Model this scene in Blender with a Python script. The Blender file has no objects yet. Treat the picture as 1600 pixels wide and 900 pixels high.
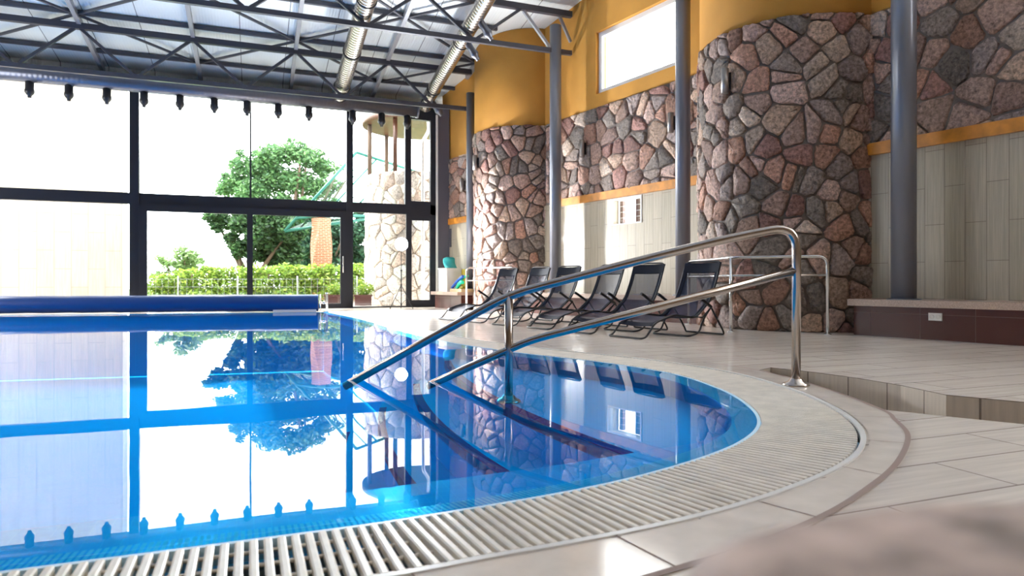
import bpy, bmesh, math, random
from math import sin, cos, pi, sqrt, radians, atan2, hypot
from mathutils import Vector, Matrix
from mathutils.geometry import tessellate_polygon

# ------------------------------------------------------------------ camera, sky, lights, exposure
sc = bpy.context.scene
COL = sc.collection
F_PX, HOR, CAM_Z, YAW = 1050.0, 442.0, 0.68, radians(21.0)
SA, CA = sin(YAW), cos(YAW)
cam_d = bpy.data.cameras.new('camera')
cam = bpy.data.objects.new('camera', cam_d); COL.objects.link(cam)
cam.location = (0, 0, CAM_Z); cam.rotation_euler = (pi/2, 0, -YAW)
cam_d.sensor_width = 36.0; cam_d.lens = 36.0*F_PX/1600.0
cam_d.shift_y = (HOR-450.0)/1600.0
cam_d.clip_start = 0.02; cam_d.clip_end = 300
cam_d.dof.use_dof = True; cam_d.dof.focus_distance = 5.0; cam_d.dof.aperture_fstop = 3.6
sc.camera = cam
vs = sc.view_settings
vs.view_transform = 'Standard'; vs.look = 'None'; vs.gamma = 1.0; vs.use_curve_mapping = False
vs.exposure = 0.38
SKY = 9.0
wd = bpy.data.worlds.new('sky'); sc.world = wd; wd.use_nodes = True
bg = wd.node_tree.nodes['Background']; bg.inputs['Color'].default_value = (0.96, 0.98, 1.0, 1); bg.inputs['Strength'].default_value = SKY
sun_d = bpy.data.lights.new('sun', 'SUN'); sun = bpy.data.objects.new('sun', sun_d); COL.objects.link(sun)
sun_d.energy = 9.0; sun_d.angle = radians(1.5); sun_d.color = (1.0, 0.95, 0.86)
sun.rotation_euler = Vector((0.75, -0.55, -1.25)).to_track_quat('-Z', 'Y').to_euler()
FLASH_W = 800.0
cy = sc.cycles
cy.max_bounces = 10; cy.diffuse_bounces = 5; cy.glossy_bounces = 5; cy.transparent_max_bounces = 24
cy.sample_clamp_indirect = 8.0; cy.caustics_reflective = False; cy.caustics_refractive = False

# ------------------------------------------------------------------ picture measures turned into places
def ray(x, y):
    u = (x-800)/F_PX
    return (SA+CA*u, CA-SA*u, (HOR-y)/F_PX)
def onZ(x, y, z=0.0):
    r = ray(x, y); d = (z-CAM_Z)/r[2]; return Vector((r[0]*d, r[1]*d, z))
def onY(x, y, Y):
    r = ray(x, y); d = Y/r[1]; return Vector((r[0]*d, Y, CAM_Z+r[2]*d))
def atD(x, y, d):
    r = ray(x, y); return Vector((r[0]*d, r[1]*d, CAM_Z+r[2]*d))
PHI = math.atan(670/F_PX)-YAW
N2, W2 = (cos(PHI), sin(PHI)), (-sin(PHI), cos(PHI))
def NS(n, s, z=0.0):                      # place from the right wall's own axes
    return Vector((n*N2[0]+s*W2[0], n*N2[1]+s*W2[1], z))
def onN(x, y, N):
    r = ray(x, y); d = N/(r[0]*N2[0]+r[1]*N2[1])
    return Vector((r[0]*d, r[1]*d, CAM_Z+r[2]*d))
def s_of(p): return p.x*W2[0]+p.y*W2[1]

# ------------------------------------------------------------------ materials
def newmat(name):
    m = bpy.data.materials.new(name); m.use_nodes = True
    nt = m.node_tree; return m, nt, nt.nodes['Principled BSDF']
def mat(name, col, rough=0.5, metal=0.0, spec=None, bump=None, var=None, emit=None, coat=None):
    m, nt, b = newmat(name)
    b.inputs['Base Color'].default_value = (*col, 1); b.inputs['Roughness'].default_value = rough
    b.inputs['Metallic'].default_value = metal
    if spec is not None: b.inputs['Specular IOR Level'].default_value = spec
    if coat: b.inputs['Coat Weight'].default_value = coat; b.inputs['Coat Roughness'].default_value = 0.08
    if emit: b.inputs['Emission Color'].default_value = (*emit[0], 1); b.inputs['Emission Strength'].default_value = emit[1]
    geo = nt.nodes.new('ShaderNodeNewGeometry')
    if var:
        n = nt.nodes.new('ShaderNodeTexNoise'); n.inputs['Scale'].default_value = var[0]; n.inputs['Detail'].default_value = 4
        nt.links.new(geo.outputs['Position'], n.inputs['Vector'])
        r = nt.nodes.new('ShaderNodeValToRGB')
        r.color_ramp.elements[0].position = 0.3; r.color_ramp.elements[1].position = 0.7
        r.color_ramp.elements[0].color = (*[c*(1-var[1]) for c in col], 1)
        r.color_ramp.elements[1].color = (*[min(1, c*(1+var[1])) for c in col], 1)
        nt.links.new(n.outputs['Fac'], r.inputs['Fac']); nt.links.new(r.outputs['Color'], b.inputs['Base Color'])
    if bump:
        n = nt.nodes.new('ShaderNodeTexNoise'); n.inputs['Scale'].default_value = bump[0]; n.inputs['Detail'].default_value = 5
        nt.links.new(geo.outputs['Position'], n.inputs['Vector'])
        bp = nt.nodes.new('ShaderNodeBump'); bp.inputs['Strength'].default_value = bump[1]; bp.inputs['Distance'].default_value = bump[2]
        nt.links.new(n.outputs['Fac'], bp.inputs['Height']); nt.links.new(bp.outputs['Normal'], b.inputs['Normal'])
    return m
def dotc(nt, vecs):                       # (dot(P,a), dot(P,b), 0)
    geo = nt.nodes.new('ShaderNodeNewGeometry'); cb = nt.nodes.new('ShaderNodeCombineXYZ')
    for i, v in enumerate(vecs):
        d = nt.nodes.new('ShaderNodeVectorMath'); d.operation = 'DOT_PRODUCT'; d.inputs[1].default_value = v
        nt.links.new(geo.outputs['Position'], d.inputs[0]); nt.links.new(d.outputs['Value'], cb.inputs[i])
    return cb.outputs[0]
def tilemat(name, vecs, bw, rh, c1, c2, cm, mortar, rough, streak=None, bumpd=0.002, offset=0.5, sp=None, coat=None):
    m, nt, b = newmat(name)
    v = dotc(nt, vecs)
    br = nt.nodes.new('ShaderNodeTexBrick'); br.offset = offset
    br.inputs['Scale'].default_value = 1.0; br.inputs['Brick Width'].default_value = bw; br.inputs['Row Height'].default_value = rh
    br.inputs['Mortar Size'].default_value = mortar; br.inputs['Mortar Smooth'].default_value = 0.1; br.inputs['Bias'].default_value = 0
    br.inputs['Color1'].default_value = (*c1, 1); br.inputs['Color2'].default_value = (*c2, 1); br.inputs['Mortar'].default_value = (*cm, 1)
    nt.links.new(v, br.inputs['Vector'])
    out = br.outputs['Color']
    if streak:
        mp = nt.nodes.new('ShaderNodeMapping'); mp.inputs['Scale'].default_value = streak[0]
        nt.links.new(v, mp.inputs['Vector'])
        n = nt.nodes.new('ShaderNodeTexNoise'); n.inputs['Scale'].default_value = 1.0; n.inputs['Detail'].default_value = 6; n.inputs['Roughness'].default_value = 0.65
        nt.links.new(mp.outputs[0], n.inputs['Vector'])
        r = nt.nodes.new('ShaderNodeMapRange'); r.inputs['From Min'].default_value = 0.3; r.inputs['From Max'].default_value = 0.7
        r.inputs['To Min'].default_value = 1-streak[1]; r.inputs['To Max'].default_value = 1+streak[1]
        nt.links.new(n.outputs['Fac'], r.inputs['Value'])
        mx = nt.nodes.new('ShaderNodeVectorMath'); mx.operation = 'SCALE'
        nt.links.new(out, mx.inputs[0]); nt.links.new(r.outputs[0], mx.inputs['Scale']); out = mx.outputs[0]
    nt.links.new(out, b.inputs['Base Color']); b.inputs['Roughness'].default_value = rough
    if sp is not None: b.inputs['Specular IOR Level'].default_value = sp
    if coat: b.inputs['Coat Weight'].default_value = coat; b.inputs['Coat Roughness'].default_value = 0.05
    bp = nt.nodes.new('ShaderNodeBump'); bp.inputs['Strength'].default_value = 0.6; bp.inputs['Distance'].default_value = bumpd; bp.invert = True
    nt.links.new(br.outputs['Fac'], bp.inputs['Height']); nt.links.new(bp.outputs['Normal'], b.inputs['Normal'])
    return m
def clearmat(name, tint, ior, gloss_rough=0.0, bump=None, gain=1.0):
    m = bpy.data.materials.new(name); m.use_nodes = True; nt = m.node_tree; nt.nodes.clear()
    o = nt.nodes.new('ShaderNodeOutputMaterial'); mx = nt.nodes.new('ShaderNodeMixShader')
    t = nt.nodes.new('ShaderNodeBsdfTransparent'); t.inputs['Color'].default_value = (*tint, 1)
    g = nt.nodes.new('ShaderNodeBsdfGlossy'); g.inputs['Roughness'].default_value = gloss_rough
    f = nt.nodes.new('ShaderNodeFresnel')
    g0 = nt.nodes.new('ShaderNodeNewGeometry'); mr = nt.nodes.new('ShaderNodeMapRange')   # same reflectance from either side of a thin sheet
    mr.inputs['To Min'].default_value = ior; mr.inputs['To Max'].default_value = 1/ior
    nt.links.new(g0.outputs['Backfacing'], mr.inputs['Value']); nt.links.new(mr.outputs[0], f.inputs['IOR'])
    nt.links.new(f.outputs[0], mx.inputs['Fac']); nt.links.new(t.outputs[0], mx.inputs[1]); nt.links.new(g.outputs[0], mx.inputs[2])
    nt.links.new(mx.outputs[0], o.inputs['Surface'])
    if bump:
        geo = nt.nodes.new('ShaderNodeNewGeometry')
        n = nt.nodes.new('ShaderNodeTexNoise'); n.inputs['Scale'].default_value = bump[0]; n.inputs['Detail'].default_value = 1
        bp = nt.nodes.new('ShaderNodeBump'); bp.inputs['Strength'].default_value = bump[1]; bp.inputs['Distance'].default_value = bump[2]
        nt.links.new(geo.outputs['Position'], n.inputs['Vector']); nt.links.new(n.outputs['Fac'], bp.inputs['Height'])
        nt.links.new(bp.outputs[0], g.inputs['Normal']); nt.links.new(bp.outputs[0], f.inputs['Normal'])
    return m
def colmat(name, rough, bump, nscale=18, namp=0.25, sp=0.3, trans=0.0):   # colour from the mesh attribute 'col', broken up by noise
    m, nt, b = newmat(name)
    a = nt.nodes.new('ShaderNodeAttribute'); a.attribute_name = 'col'
    geo = nt.nodes.new('ShaderNodeNewGeometry')
    n = nt.nodes.new('ShaderNodeTexNoise'); n.inputs['Scale'].default_value = nscale; n.inputs['Detail'].default_value = 8; n.inputs['Roughness'].default_value = 0.7
    nt.links.new(geo.outputs['Position'], n.inputs['Vector'])
    r = nt.nodes.new('ShaderNodeMapRange'); r.inputs['From Min'].default_value = 0.3; r.inputs['From Max'].default_value = 0.7
    r.inputs['To Min'].default_value = 1-namp; r.inputs['To Max'].default_value = 1+namp
    nt.links.new(n.outputs['Fac'], r.inputs['Value'])
    mx = nt.nodes.new('ShaderNodeVectorMath'); mx.operation = 'SCALE'
    nt.links.new(a.outputs['Color'], mx.inputs[0]); nt.links.new(r.outputs[0], mx.inputs['Scale'])
    nt.links.new(mx.outputs[0], b.inputs['Base Color']); b.inputs['Roughness'].default_value = rough
    b.inputs['Specular IOR Level'].default_value = sp
    if bump:
        bp = nt.nodes.new('ShaderNodeBump'); bp.inputs['Strength'].default_value = 0.8; bp.inputs['Distance'].default_value = bump
        nt.links.new(n.outputs['Fac'], bp.inputs['Height']); nt.links.new(bp.outputs['Normal'], b.inputs['Normal'])
    if trans:
        t = nt.nodes.new('ShaderNodeBsdfTranslucent'); nt.links.new(mx.outputs[0], t.inputs['Color'])
        ms = nt.nodes.new('ShaderNodeMixShader'); ms.inputs['Fac'].default_value = trans
        nt.links.new(b.outputs[0], ms.inputs[1]); nt.links.new(t.outputs[0], ms.inputs[2])
        nt.links.new(ms.outputs[0], nt.nodes['Material Output'].inputs['Surface'])
    return m

wv, nv = (W2[0], W2[1], 0), (N2[0], N2[1], 0)
M = {}
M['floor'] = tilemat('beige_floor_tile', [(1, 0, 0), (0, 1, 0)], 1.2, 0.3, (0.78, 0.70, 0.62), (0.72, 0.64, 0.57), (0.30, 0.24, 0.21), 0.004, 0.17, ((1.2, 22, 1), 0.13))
M['border'] = mat('beige_border_tile', (0.78, 0.70, 0.62), 0.11, var=(7, 0.08))
M['grout'] = mat('brown_grout', (0.30, 0.22, 0.19), 0.7)
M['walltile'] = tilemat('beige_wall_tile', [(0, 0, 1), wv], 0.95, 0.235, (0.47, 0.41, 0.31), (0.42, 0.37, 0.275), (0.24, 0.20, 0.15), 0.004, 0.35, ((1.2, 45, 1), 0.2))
M['plinth'] = tilemat('brown_plinth_tile', [wv, (0, 0, 1)], 0.6, 0.3, (0.10, 0.035, 0.03), (0.085, 0.03, 0.026), (0.16, 0.09, 0.08), 0.004, 0.18, offset=0.0)
M['granite'] = mat('speckled_granite', (0.42, 0.31, 0.25), 0.3, var=(160, 0.55))
M['plaster'] = mat('ochre_plaster', (0.58, 0.275, 0.045), 0.85, var=(1.3, 0.10), bump=(60, 0.5, 0.006))
M['plaster_w'] = mat('brown_plaster', (0.16, 0.11, 0.07), 0.9)
M['stone'] = colmat('rubble_stone', 0.6, 0.05, 22, 0.7)
M['mortar'] = mat('dark_mortar', (0.22, 0.18, 0.16), 0.9, bump=(40, 0.8, 0.01))
M['steelblue'] = mat('grey_blue_enamel', (0.20, 0.21, 0.25), 0.3, metal=0.3)
M['truss'] = mat('slate_enamel', (0.062, 0.064, 0.082), 0.42, metal=0.15)
M['purlin'] = mat('pale_grey_enamel', (0.30, 0.31, 0.35), 0.4, metal=0.3)
M['inox'] = mat('brushed_stainless', (0.50, 0.44, 0.40), 0.22, metal=1.0)
M['satin'] = mat('satin_metal', (0.36, 0.33, 0.31), 0.42, metal=0.9)
M['chrome'] = mat('bright_stainless', (0.75, 0.74, 0.73), 0.2, metal=1.0)
M['wood'] = mat('orange_varnished_pine', (0.62, 0.24, 0.03), 0.35, var=(6, 0.25))
M['frame'] = mat('anthracite_frame', (0.018, 0.020, 0.028), 0.4, spec=0.3)
M['frame_l'] = mat('grey_jamb', (0.10, 0.095, 0.12), 0.4)
M['white'] = mat('white_enamel', (0.82, 0.82, 0.80), 0.4)
M['glass'] = clearmat('clear_glass', (0.97, 0.985, 0.98), 1.45)
M['gglass'] = clearmat('green_glass', (0.72, 0.86, 0.82), 1.5)
M['water'] = clearmat('pool_water', (0.16, 0.76, 1.0), 1.33, 0.0, (1.4, 0.25, 0.004))
M['basin'] = tilemat('blue_basin_tile', [(1, 0, 0), (0, 1, 0)], 0.05, 0.05, (0.01, 0.60, 0.95), (0.01, 0.57, 0.92), (0.01, 0.64, 0.96), 0.0012, 0.8, sp=0.05, offset=0.0, bumpd=0.0004)
M['ledge'] = tilemat('light_blue_ledge_tile', [(1, 0, 0), (0, 1, 0)], 0.05, 0.05, (0.02, 0.5, 0.95), (0.02, 0.47, 0.9), (0.10, 0.60, 0.95), 0.0012, 0.3, offset=0.0, bumpd=0.0004)
M['lip'] = mat('pale_grip_tile', (0.62, 0.86, 1.0), 0.5)
M['nosing'] = mat('navy_nosing_tile', (0.34, 0.03, 0.22), 0.8, spec=0.05)
M['slat'] = mat('cream_plastic_slat', (0.84, 0.78, 0.69), 0.4, var=(9, 0.10))
M['rim'] = mat('white_rim', (0.78, 0.77, 0.74), 0.3)
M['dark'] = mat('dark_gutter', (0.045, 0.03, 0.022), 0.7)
M['vinyl'] = mat('blue_cover_vinyl', (0.002, 0.045, 0.20), 0.38)
M['black'] = mat('black_tube', (0.012, 0.013, 0.018), 0.3)
M['blackp'] = mat('black_plastic', (0.015, 0.015, 0.02), 0.4)
M['hem'] = mat('navy_hem', (0.008, 0.011, 0.024), 0.7, spec=0.15)
M['flash'] = mat('flash_tube', (1, 1, 1), 0.5, emit=((0.93, 0.95, 1.0), 60.0))
M['leaf'] = colmat('green_leaf', 0.5, 0, 3, 0.1, 0.4, 0.4)
M['bark'] = mat('grey_brown_bark', (0.12, 0.08, 0.055), 0.9, bump=(20, 0.8, 0.02))
M['brick'] = tilemat('orange_brick', [(0.8, 0.6, 0), (0, 0, 1)], 0.21, 0.065, (0.28, 0.085, 0.028), (0.22, 0.062, 0.02), (0.42, 0.28, 0.2), 0.010, 0.8)
M['green'] = mat('green_steel', (0.0, 0.10, 0.075), 0.4)
M['patio'] = tilemat('pale_patio_slab', [(1, 0, 0), (0, 1, 0)], 0.6, 0.6, (0.62, 0.60, 0.56), (0.58, 0.56, 0.52), (0.4, 0.38, 0.35), 0.006, 0.7)
M['grass'] = mat('grass', (0.09, 0.17, 0.03), 0.9, var=(2, 0.3))
M['extwall'] = tilemat('pale_facade_slab', [(0, 0, 1), (0.96, 0.28, 0)], 1.1, 0.42, (0.47, 0.40, 0.32), (0.43, 0.37, 0.29), (0.32, 0.26, 0.2), 0.008, 0.7, ((1, 16, 1), 0.15))
M['timber'] = mat('red_brown_timber', (0.075, 0.022, 0.007), 0.5, var=(5, 0.25))
M['wire'] = mat('grey_wire', (0.30, 0.31, 0.32), 0.5, metal=0.5)
M['turq'] = mat('turquoise_foam', (0.05, 0.55, 0.58), 0.6)
M['navyf'] = mat('blue_foam', (0.01, 0.08, 0.42), 0.6)
M['greenf'] = mat('green_foam', (0.0, 0.42, 0.24), 0.6)
M['yellowf'] = mat('yellow_foam', (0.80, 0.66, 0.10), 0.6)
M['tray'] = mat('tan_tray', (0.48, 0.36, 0.20), 0.6)
def ledge_stone():
    m = mat('mottled_boulder', (0.40, 0.30, 0.25), 0.75, var=(26, 0.55), bump=(30, 0.6, 0.004)); return m
M['palemortar'] = mat('pale_mortar', (0.45, 0.38, 0.32), 0.9)  # tower mortar, paled to paint in the same glare
M['boulder'] = ledge_stone()
def textile():
    m, nt, b = newmat('navy_textile_mesh')
    b.inputs['Base Color'].default_value = (0.017, 0.028, 0.065, 1); b.inputs['Roughness'].default_value = 0.6; b.inputs['Specular IOR Level'].default_value = 0.25
    t = nt.nodes.new('ShaderNodeBsdfTransparent'); ms = nt.nodes.new('ShaderNodeMixShader'); ms.inputs['Fac'].default_value = 0.22
    nt.links.new(b.outputs[0], ms.inputs[1]); nt.links.new(t.outputs[0], ms.inputs[2]); nt.links.new(ms.outputs[0], nt.nodes['Material Output'].inputs['Surface'])
    return m
M['textile'] = textile()
def wavebump(m, vec, scale, dist, strength=0.7):
    nt = m.node_tree; b = nt.nodes['Principled BSDF']
    v = dotc(nt, [vec]); w = nt.nodes.new('ShaderNodeTexWave'); w.inputs['Scale'].default_value = scale
    nt.links.new(v, w.inputs['Vector'])
    bp = nt.nodes.new('ShaderNodeBump'); bp.inputs['Strength'].default_value = strength; bp.inputs['Distance'].default_value = dist
    nt.links.new(w.outputs['Fac'], bp.inputs['Height']); nt.links.new(bp.outputs['Normal'], b.inputs['Normal'])
M['duct'] = mat('galvanised_spiral_duct', (0.56, 0.53, 0.50), 0.26, metal=1.0); wavebump(M['duct'], (0.12, 1, 0), 3.2, 0.012)
M['pipe'] = mat('galvanised_pipe', (0.16, 0.17, 0.21), 0.35, metal=0.7); wavebump(M['pipe'], (1, 0.1, 0), 3.2, 0.003)
def roofmat():
    m, nt, b = newmat('ribbed_roof_sheet')
    v = dotc(nt, [(1, 0, 0)])
    br = nt.nodes.new('ShaderNodeTexBrick'); br.offset = 0; br.inputs['Scale'].default_value = 1; br.inputs['Brick Width'].default_value = 1.03
    br.inputs['Row Height'].default_value = 50; br.inputs['Mortar Size'].default_value = 0.008; br.inputs['Mortar Smooth'].default_value = 0
    br.inputs['Color1'].default_value = (0.82, 0.88, 0.90, 1); br.inputs['Color2'].default_value = (0.78, 0.85, 0.88, 1); br.inputs['Mortar'].default_value = (0.12, 0.14, 0.17, 1)
    ad = nt.nodes.new('ShaderNodeVectorMath'); ad.inputs[1].default_value = (0.3, 20, 0)
    nt.links.new(v, ad.inputs[0]); nt.links.new(ad.outputs[0], br.inputs['Vector']); nt.links.new(br.outputs['Color'], b.inputs['Base Color'])
    w = nt.nodes.new('ShaderNodeTexWave'); w.inputs['Scale'].default_value = 5.0; nt.links.new(v, w.inputs['Vector'])
    bp = nt.nodes.new('ShaderNodeBump'); bp.inputs['Strength'].default_value = 0.5; bp.inputs['Distance'].default_value = 0.006
    nt.links.new(w.outputs['Fac'], bp.inputs['Height']); nt.links.new(bp.outputs['Normal'], b.inputs['Normal'])
    b.inputs['Roughness'].default_value = 0.35; return m
M['roof'] = roofmat()

# ------------------------------------------------------------------ mesh building
class MB:
    def __init__(s): s.v = []; s.f = []; s.c = []; s.sm = []
    def add(s, vs, fs, col=None, smooth=False):
        k = len(s.v); s.v += [tuple(v) for v in vs]
        for f in fs: s.f.append([i+k for i in f]); s.c.append(col); s.sm.append(smooth)
        return s
    def box(s, c, size, ax=None, col=None):       # c centre, size full, ax 3 axes
        ax = ax or (Vector((1, 0, 0)), Vector((0, 1, 0)), Vector((0, 0, 1)))
        c = Vector(c); vs = []
        for i in (-1, 1):
            for j in (-1, 1):
                for k in (-1, 1): vs.append(c+ax[0]*(i*size[0]/2)+ax[1]*(j*size[1]/2)+ax[2]*(k*size[2]/2))
        return s.add(vs, [(0, 1, 3, 2), (4, 6, 7, 5), (0, 4, 5, 1), (2, 3, 7, 6), (0, 2, 6, 4), (1, 5, 7, 3)], col)
    def bar(s, a, b, w, h=None, up=(0, 0, 1)):     # rectangular bar a->b
        a, b = Vector(a), Vector(b); d = (b-a); L = d.length; d.normalize()
        x = d.cross(Vector(up)); x = x.normalized() if x.length > 1e-6 else Vector((1, 0, 0)); z = x.cross(d)
        return s.box((a+b)/2, (L, w, h or w), (d, x, z))
    def prism(s, poly, z0, z1, col=None):         # polygon in xy; z0,z1 numbers or functions
        n = len(poly); f0 = z0 if callable(z0) else (lambda x, y: z0); f1 = z1 if callable(z1) else (lambda x, y: z1)
        vs = [(p[0], p[1], f0(p[0], p[1])) for p in poly]+[(p[0], p[1], f1(p[0], p[1])) for p in poly]
        fs = [tuple(range(n-1, -1, -1)), tuple(range(n, 2*n))]+[(i, (i+1) % n, n+(i+1) % n, n+i) for i in range(n)]
        return s.add(vs, fs, col)
    def tube(s, path, r, seg=10, caps=True, closed=False):
        P = [Vector(p) for p in path]; n = len(P); rs = r if isinstance(r, (list, tuple)) else [r]*n
        T = []
        for i in range(n):
            if closed: t = P[(i+1) % n]-P[i-1]
            else: t = (P[min(i+1, n-1)]-P[max(i-1, 0)])
            T.append(t.normalized() if t.length > 1e-9 else Vector((0, 0, 1)))
        u = T[0].orthogonal().normalized(); vs = []
        for i in range(n):
            u = (u-T[i]*u.dot(T[i])); u = u.normalized() if u.length > 1e-6 else T[i].orthogonal().normalized()
            w = T[i].cross(u)
            for k in range(seg):
                a = 2*pi*k/seg; vs.append(P[i]+(u*cos(a)+w*sin(a))*rs[i])
        fs = []
        for i in range(n if closed else n-1):
            j = (i+1) % n
            for k in range(seg): fs.append((i*seg+k, i*seg+(k+1) % seg, j*seg+(k+1) % seg, j*seg+k))
        s.add(vs, fs, None, True)
        if caps and not closed:
            k0 = len(s.v)-n*seg
            s.f.append([k0+k for k in range(seg-1, -1, -1)]); s.c.append(None); s.sm.append(False)
            s.f.append([k0+(n-1)*seg+k for k in range(seg)]); s.c.append(None); s.sm.append(False)
        return s
    def lathe(s, c, prof, seg=20, axis=(0, 0, 1)):  # prof [(r, h)]
        c = Vector(c); A = Vector(axis).normalized(); u = A.orthogonal().normalized(); w = A.cross(u)
        vs = []; n = len(prof)
        for r, h in prof:
            for k in range(seg):
                a = 2*pi*k/seg; vs.append(c+A*h+(u*cos(a)+w*sin(a))*max(r, 1e-4))
        fs = [(i*seg+k, i*seg+(k+1) % seg, (i+1)*seg+(k+1) % seg, (i+1)*seg+k) for i in range(n-1) for k in range(seg)]
        s.add(vs, fs, None, True)
        k0 = len(s.v)-n*seg
        s.f.append([k0+k for k in range(seg-1, -1, -1)]); s.c.append(None); s.sm.append(False)
        s.f.append([k0+(n-1)*seg+k for k in range(seg)]); s.c.append(None); s.sm.append(False)
        return s
    def build(s, name, m, parent=None, recenter=True, local=False):
        me = bpy.data.meshes.new(name); off = Vector((0, 0, 0))
        if parent is None and recenter and not local:
            xs = [v[0] for v in s.v]; ys = [v[1] for v in s.v]; zs = [v[2] for v in s.v]
            off = Vector(((min(xs)+max(xs))/2, (min(ys)+max(ys))/2, min(zs)))
            s.v = [(v[0]-off.x, v[1]-off.y, v[2]-off.z) for v in s.v]
        me.from_pydata(s.v, [], s.f); me.materials.append(M[m] if isinstance(m, str) else m)
        me.polygons.foreach_set('use_smooth', s.sm)
        if any(c is not None for c in s.c):
            at = me.color_attributes.new('col', 'FLOAT_COLOR', 'CORNER'); data = []
            for f, c in zip(s.f, s.c): data += list((*(c or (0.3, 0.3, 0.3)), 1.0))*len(f)
            at.data.foreach_set('color', data)
        bm = bmesh.new(); bm.from_mesh(me); bmesh.ops.recalc_face_normals(bm, faces=bm.faces)
        bm.to_mesh(me); bm.free(); me.update()
        o = bpy.data.objects.new(name, me); COL.objects.link(o)
        if parent is not None:
            o.parent = parent
            if not local: o.location = -parent.matrix_basis.translation if parent.type == 'EMPTY' else (0, 0, 0)
            if not local and parent.type != 'EMPTY': o.location = -Vector(parent.get('off', (0, 0, 0)))
        else: o.location = off; OFF[o.name] = off
        return o
OFF = {}
def tag(o, label, cat, group=None, kind=None):
    if label: o['label'] = label
    if cat: o['category'] = cat
    if group: o['group'] = group
    if kind: o['kind'] = kind
    return o
def empty(name, loc, label=None, cat=None, group=None, kind=None, rz=0):
    o = bpy.data.objects.new(name, None); COL.objects.link(o); o.location = loc; o.rotation_euler = (0, 0, rz); o.empty_display_size = 0.1
    return tag(o, label, cat, group, kind)
def copy_tree(o, parent=None):
    c = o.copy(); COL.objects.link(c)
    if parent: c.parent = parent
    for ch in list(o.children): copy_tree(ch, c)
    return c
def struct(name, mb, m, parent=None):
    o = mb.build(name, m, parent, recenter=False)
    if parent is None: o['kind'] = 'structure'
    return o
def fillet(pts, r, k=6):
    P = [Vector(p) for p in pts]; out = [P[0]]
    for i in range(1, len(P)-1):
        a, b, c = P[i-1], P[i], P[i+1]; rr = min(r, (a-b).length*0.48, (c-b).length*0.48)
        p0 = b+(a-b).normalized()*rr; p2 = b+(c-b).normalized()*rr
        for j in range(k+1):
            t = j/k; out.append(p0*(1-t)**2+b*2*t*(1-t)+p2*t*t)
    out.append(P[-1]); return out
def catmull(pts, k=8):
    P = [Vector((p[0], p[1], 0)) for p in pts]; out = []
    for i in range(len(P)-1):
        p0, p1, p2, p3 = P[max(i-1, 0)], P[i], P[i+1], P[min(i+2, len(P)-1)]
        for j in range(k):
            t = j/k
            out.append(0.5*((2*p1)+(p2-p0)*t+(2*p0-5*p1+4*p2-p3)*t*t+(3*p1-p0-3*p2+p3)*t**3))
    out.append(P[-1]); return out
def resample(P, step):
    L = [0]
    for i in range(1, len(P)): L.append(L[-1]+(P[i]-P[i-1]).length)
    n = int(L[-1]/step); out = []; j = 0
    for i in range(n+1):
        d = L[-1]*i/n
        while j < len(P)-2 and L[j+1] < d: j += 1
        t = (d-L[j])/max(1e-9, L[j+1]-L[j]); out.append(P[j].lerp(P[j+1], min(1, t)))
    return out
def normals(P):
    out = []
    for i in range(len(P)):
        t = P[min(i+1, len(P)-1)]-P[max(i-1, 0)]; t.normalize(); out.append(Vector((t.y, -t.x, 0)))
    return out
def offset(P, w):
    N = normals(P); return [p+n*(w[i] if isinstance(w, list) else w) for i, (p, n) in enumerate(zip(P, N))]
def flat(mb, outer, holes, z):                 # polygon with holes as triangles
    loops = [[Vector((p[0], p[1], 0)) for p in L] for L in [outer]+holes]
    tris = tessellate_polygon(loops); allp = [p for L in loops for p in L]
    mb.add([(p.x, p.y, z) for p in allp], [tuple(t) for t in tris])
def ribbon(mb, A, B, za, zb):                  # strip between two polylines of equal length
    n = len(A)
    mb.add([(p.x, p.y, za) for p in A]+[(p.x, p.y, zb) for p in B], [(i, i+1, n+i+1, n+i) for i in range(n-1)])

# ------------------------------------------------------------------ pool outline and deck
XL = -9.0
inner_pts = [(1.62, 16.05), (1.66, 15.2), (1.82, 13.4), (1.90, 11.6), (1.92, 10.3), (1.96, 8.9), (2.08, 7.5), (2.40, 6.15), (2.78, 5.15), (2.93, 4.3),
             (2.80, 3.58), (2.56, 3.02), (2.28, 2.62), (1.93, 2.34), (1.5, 2.14), (1.05, 2.01), (0.5, 1.94), (0.0, 1.92), (-2.0, 1.92), (-5.0, 1.92), (XL, 1.92)]
inner = resample(catmull(inner_pts, 10), 0.035)
inner.reverse(); 
NRM = normals(inner)
if (inner[len(inner)//2]+NRM[len(inner)//2]-Vector((0, 6, 0))).length < (inner[len(inner)//2]-Vector((0, 6, 0))).length: sgn = -1
else: sgn = 1
def off_in(w): return [p+n*sgn*(w(p) if callable(w) else w) for p, n in zip(inner, NRM)]
gw = lambda p: 0.36+0.08*max(0, min(1, (p.x-0.5)/1.5)) if p.y < 6 else 0.44-0.12*min(1, (p.y-6)/4)
outer = off_in(gw)
rimo = off_in(lambda p: gw(p)+0.022)
far = [(1.62, 16.05), (XL, 17.37)]             # far edge of the pool, slightly skewed
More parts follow.
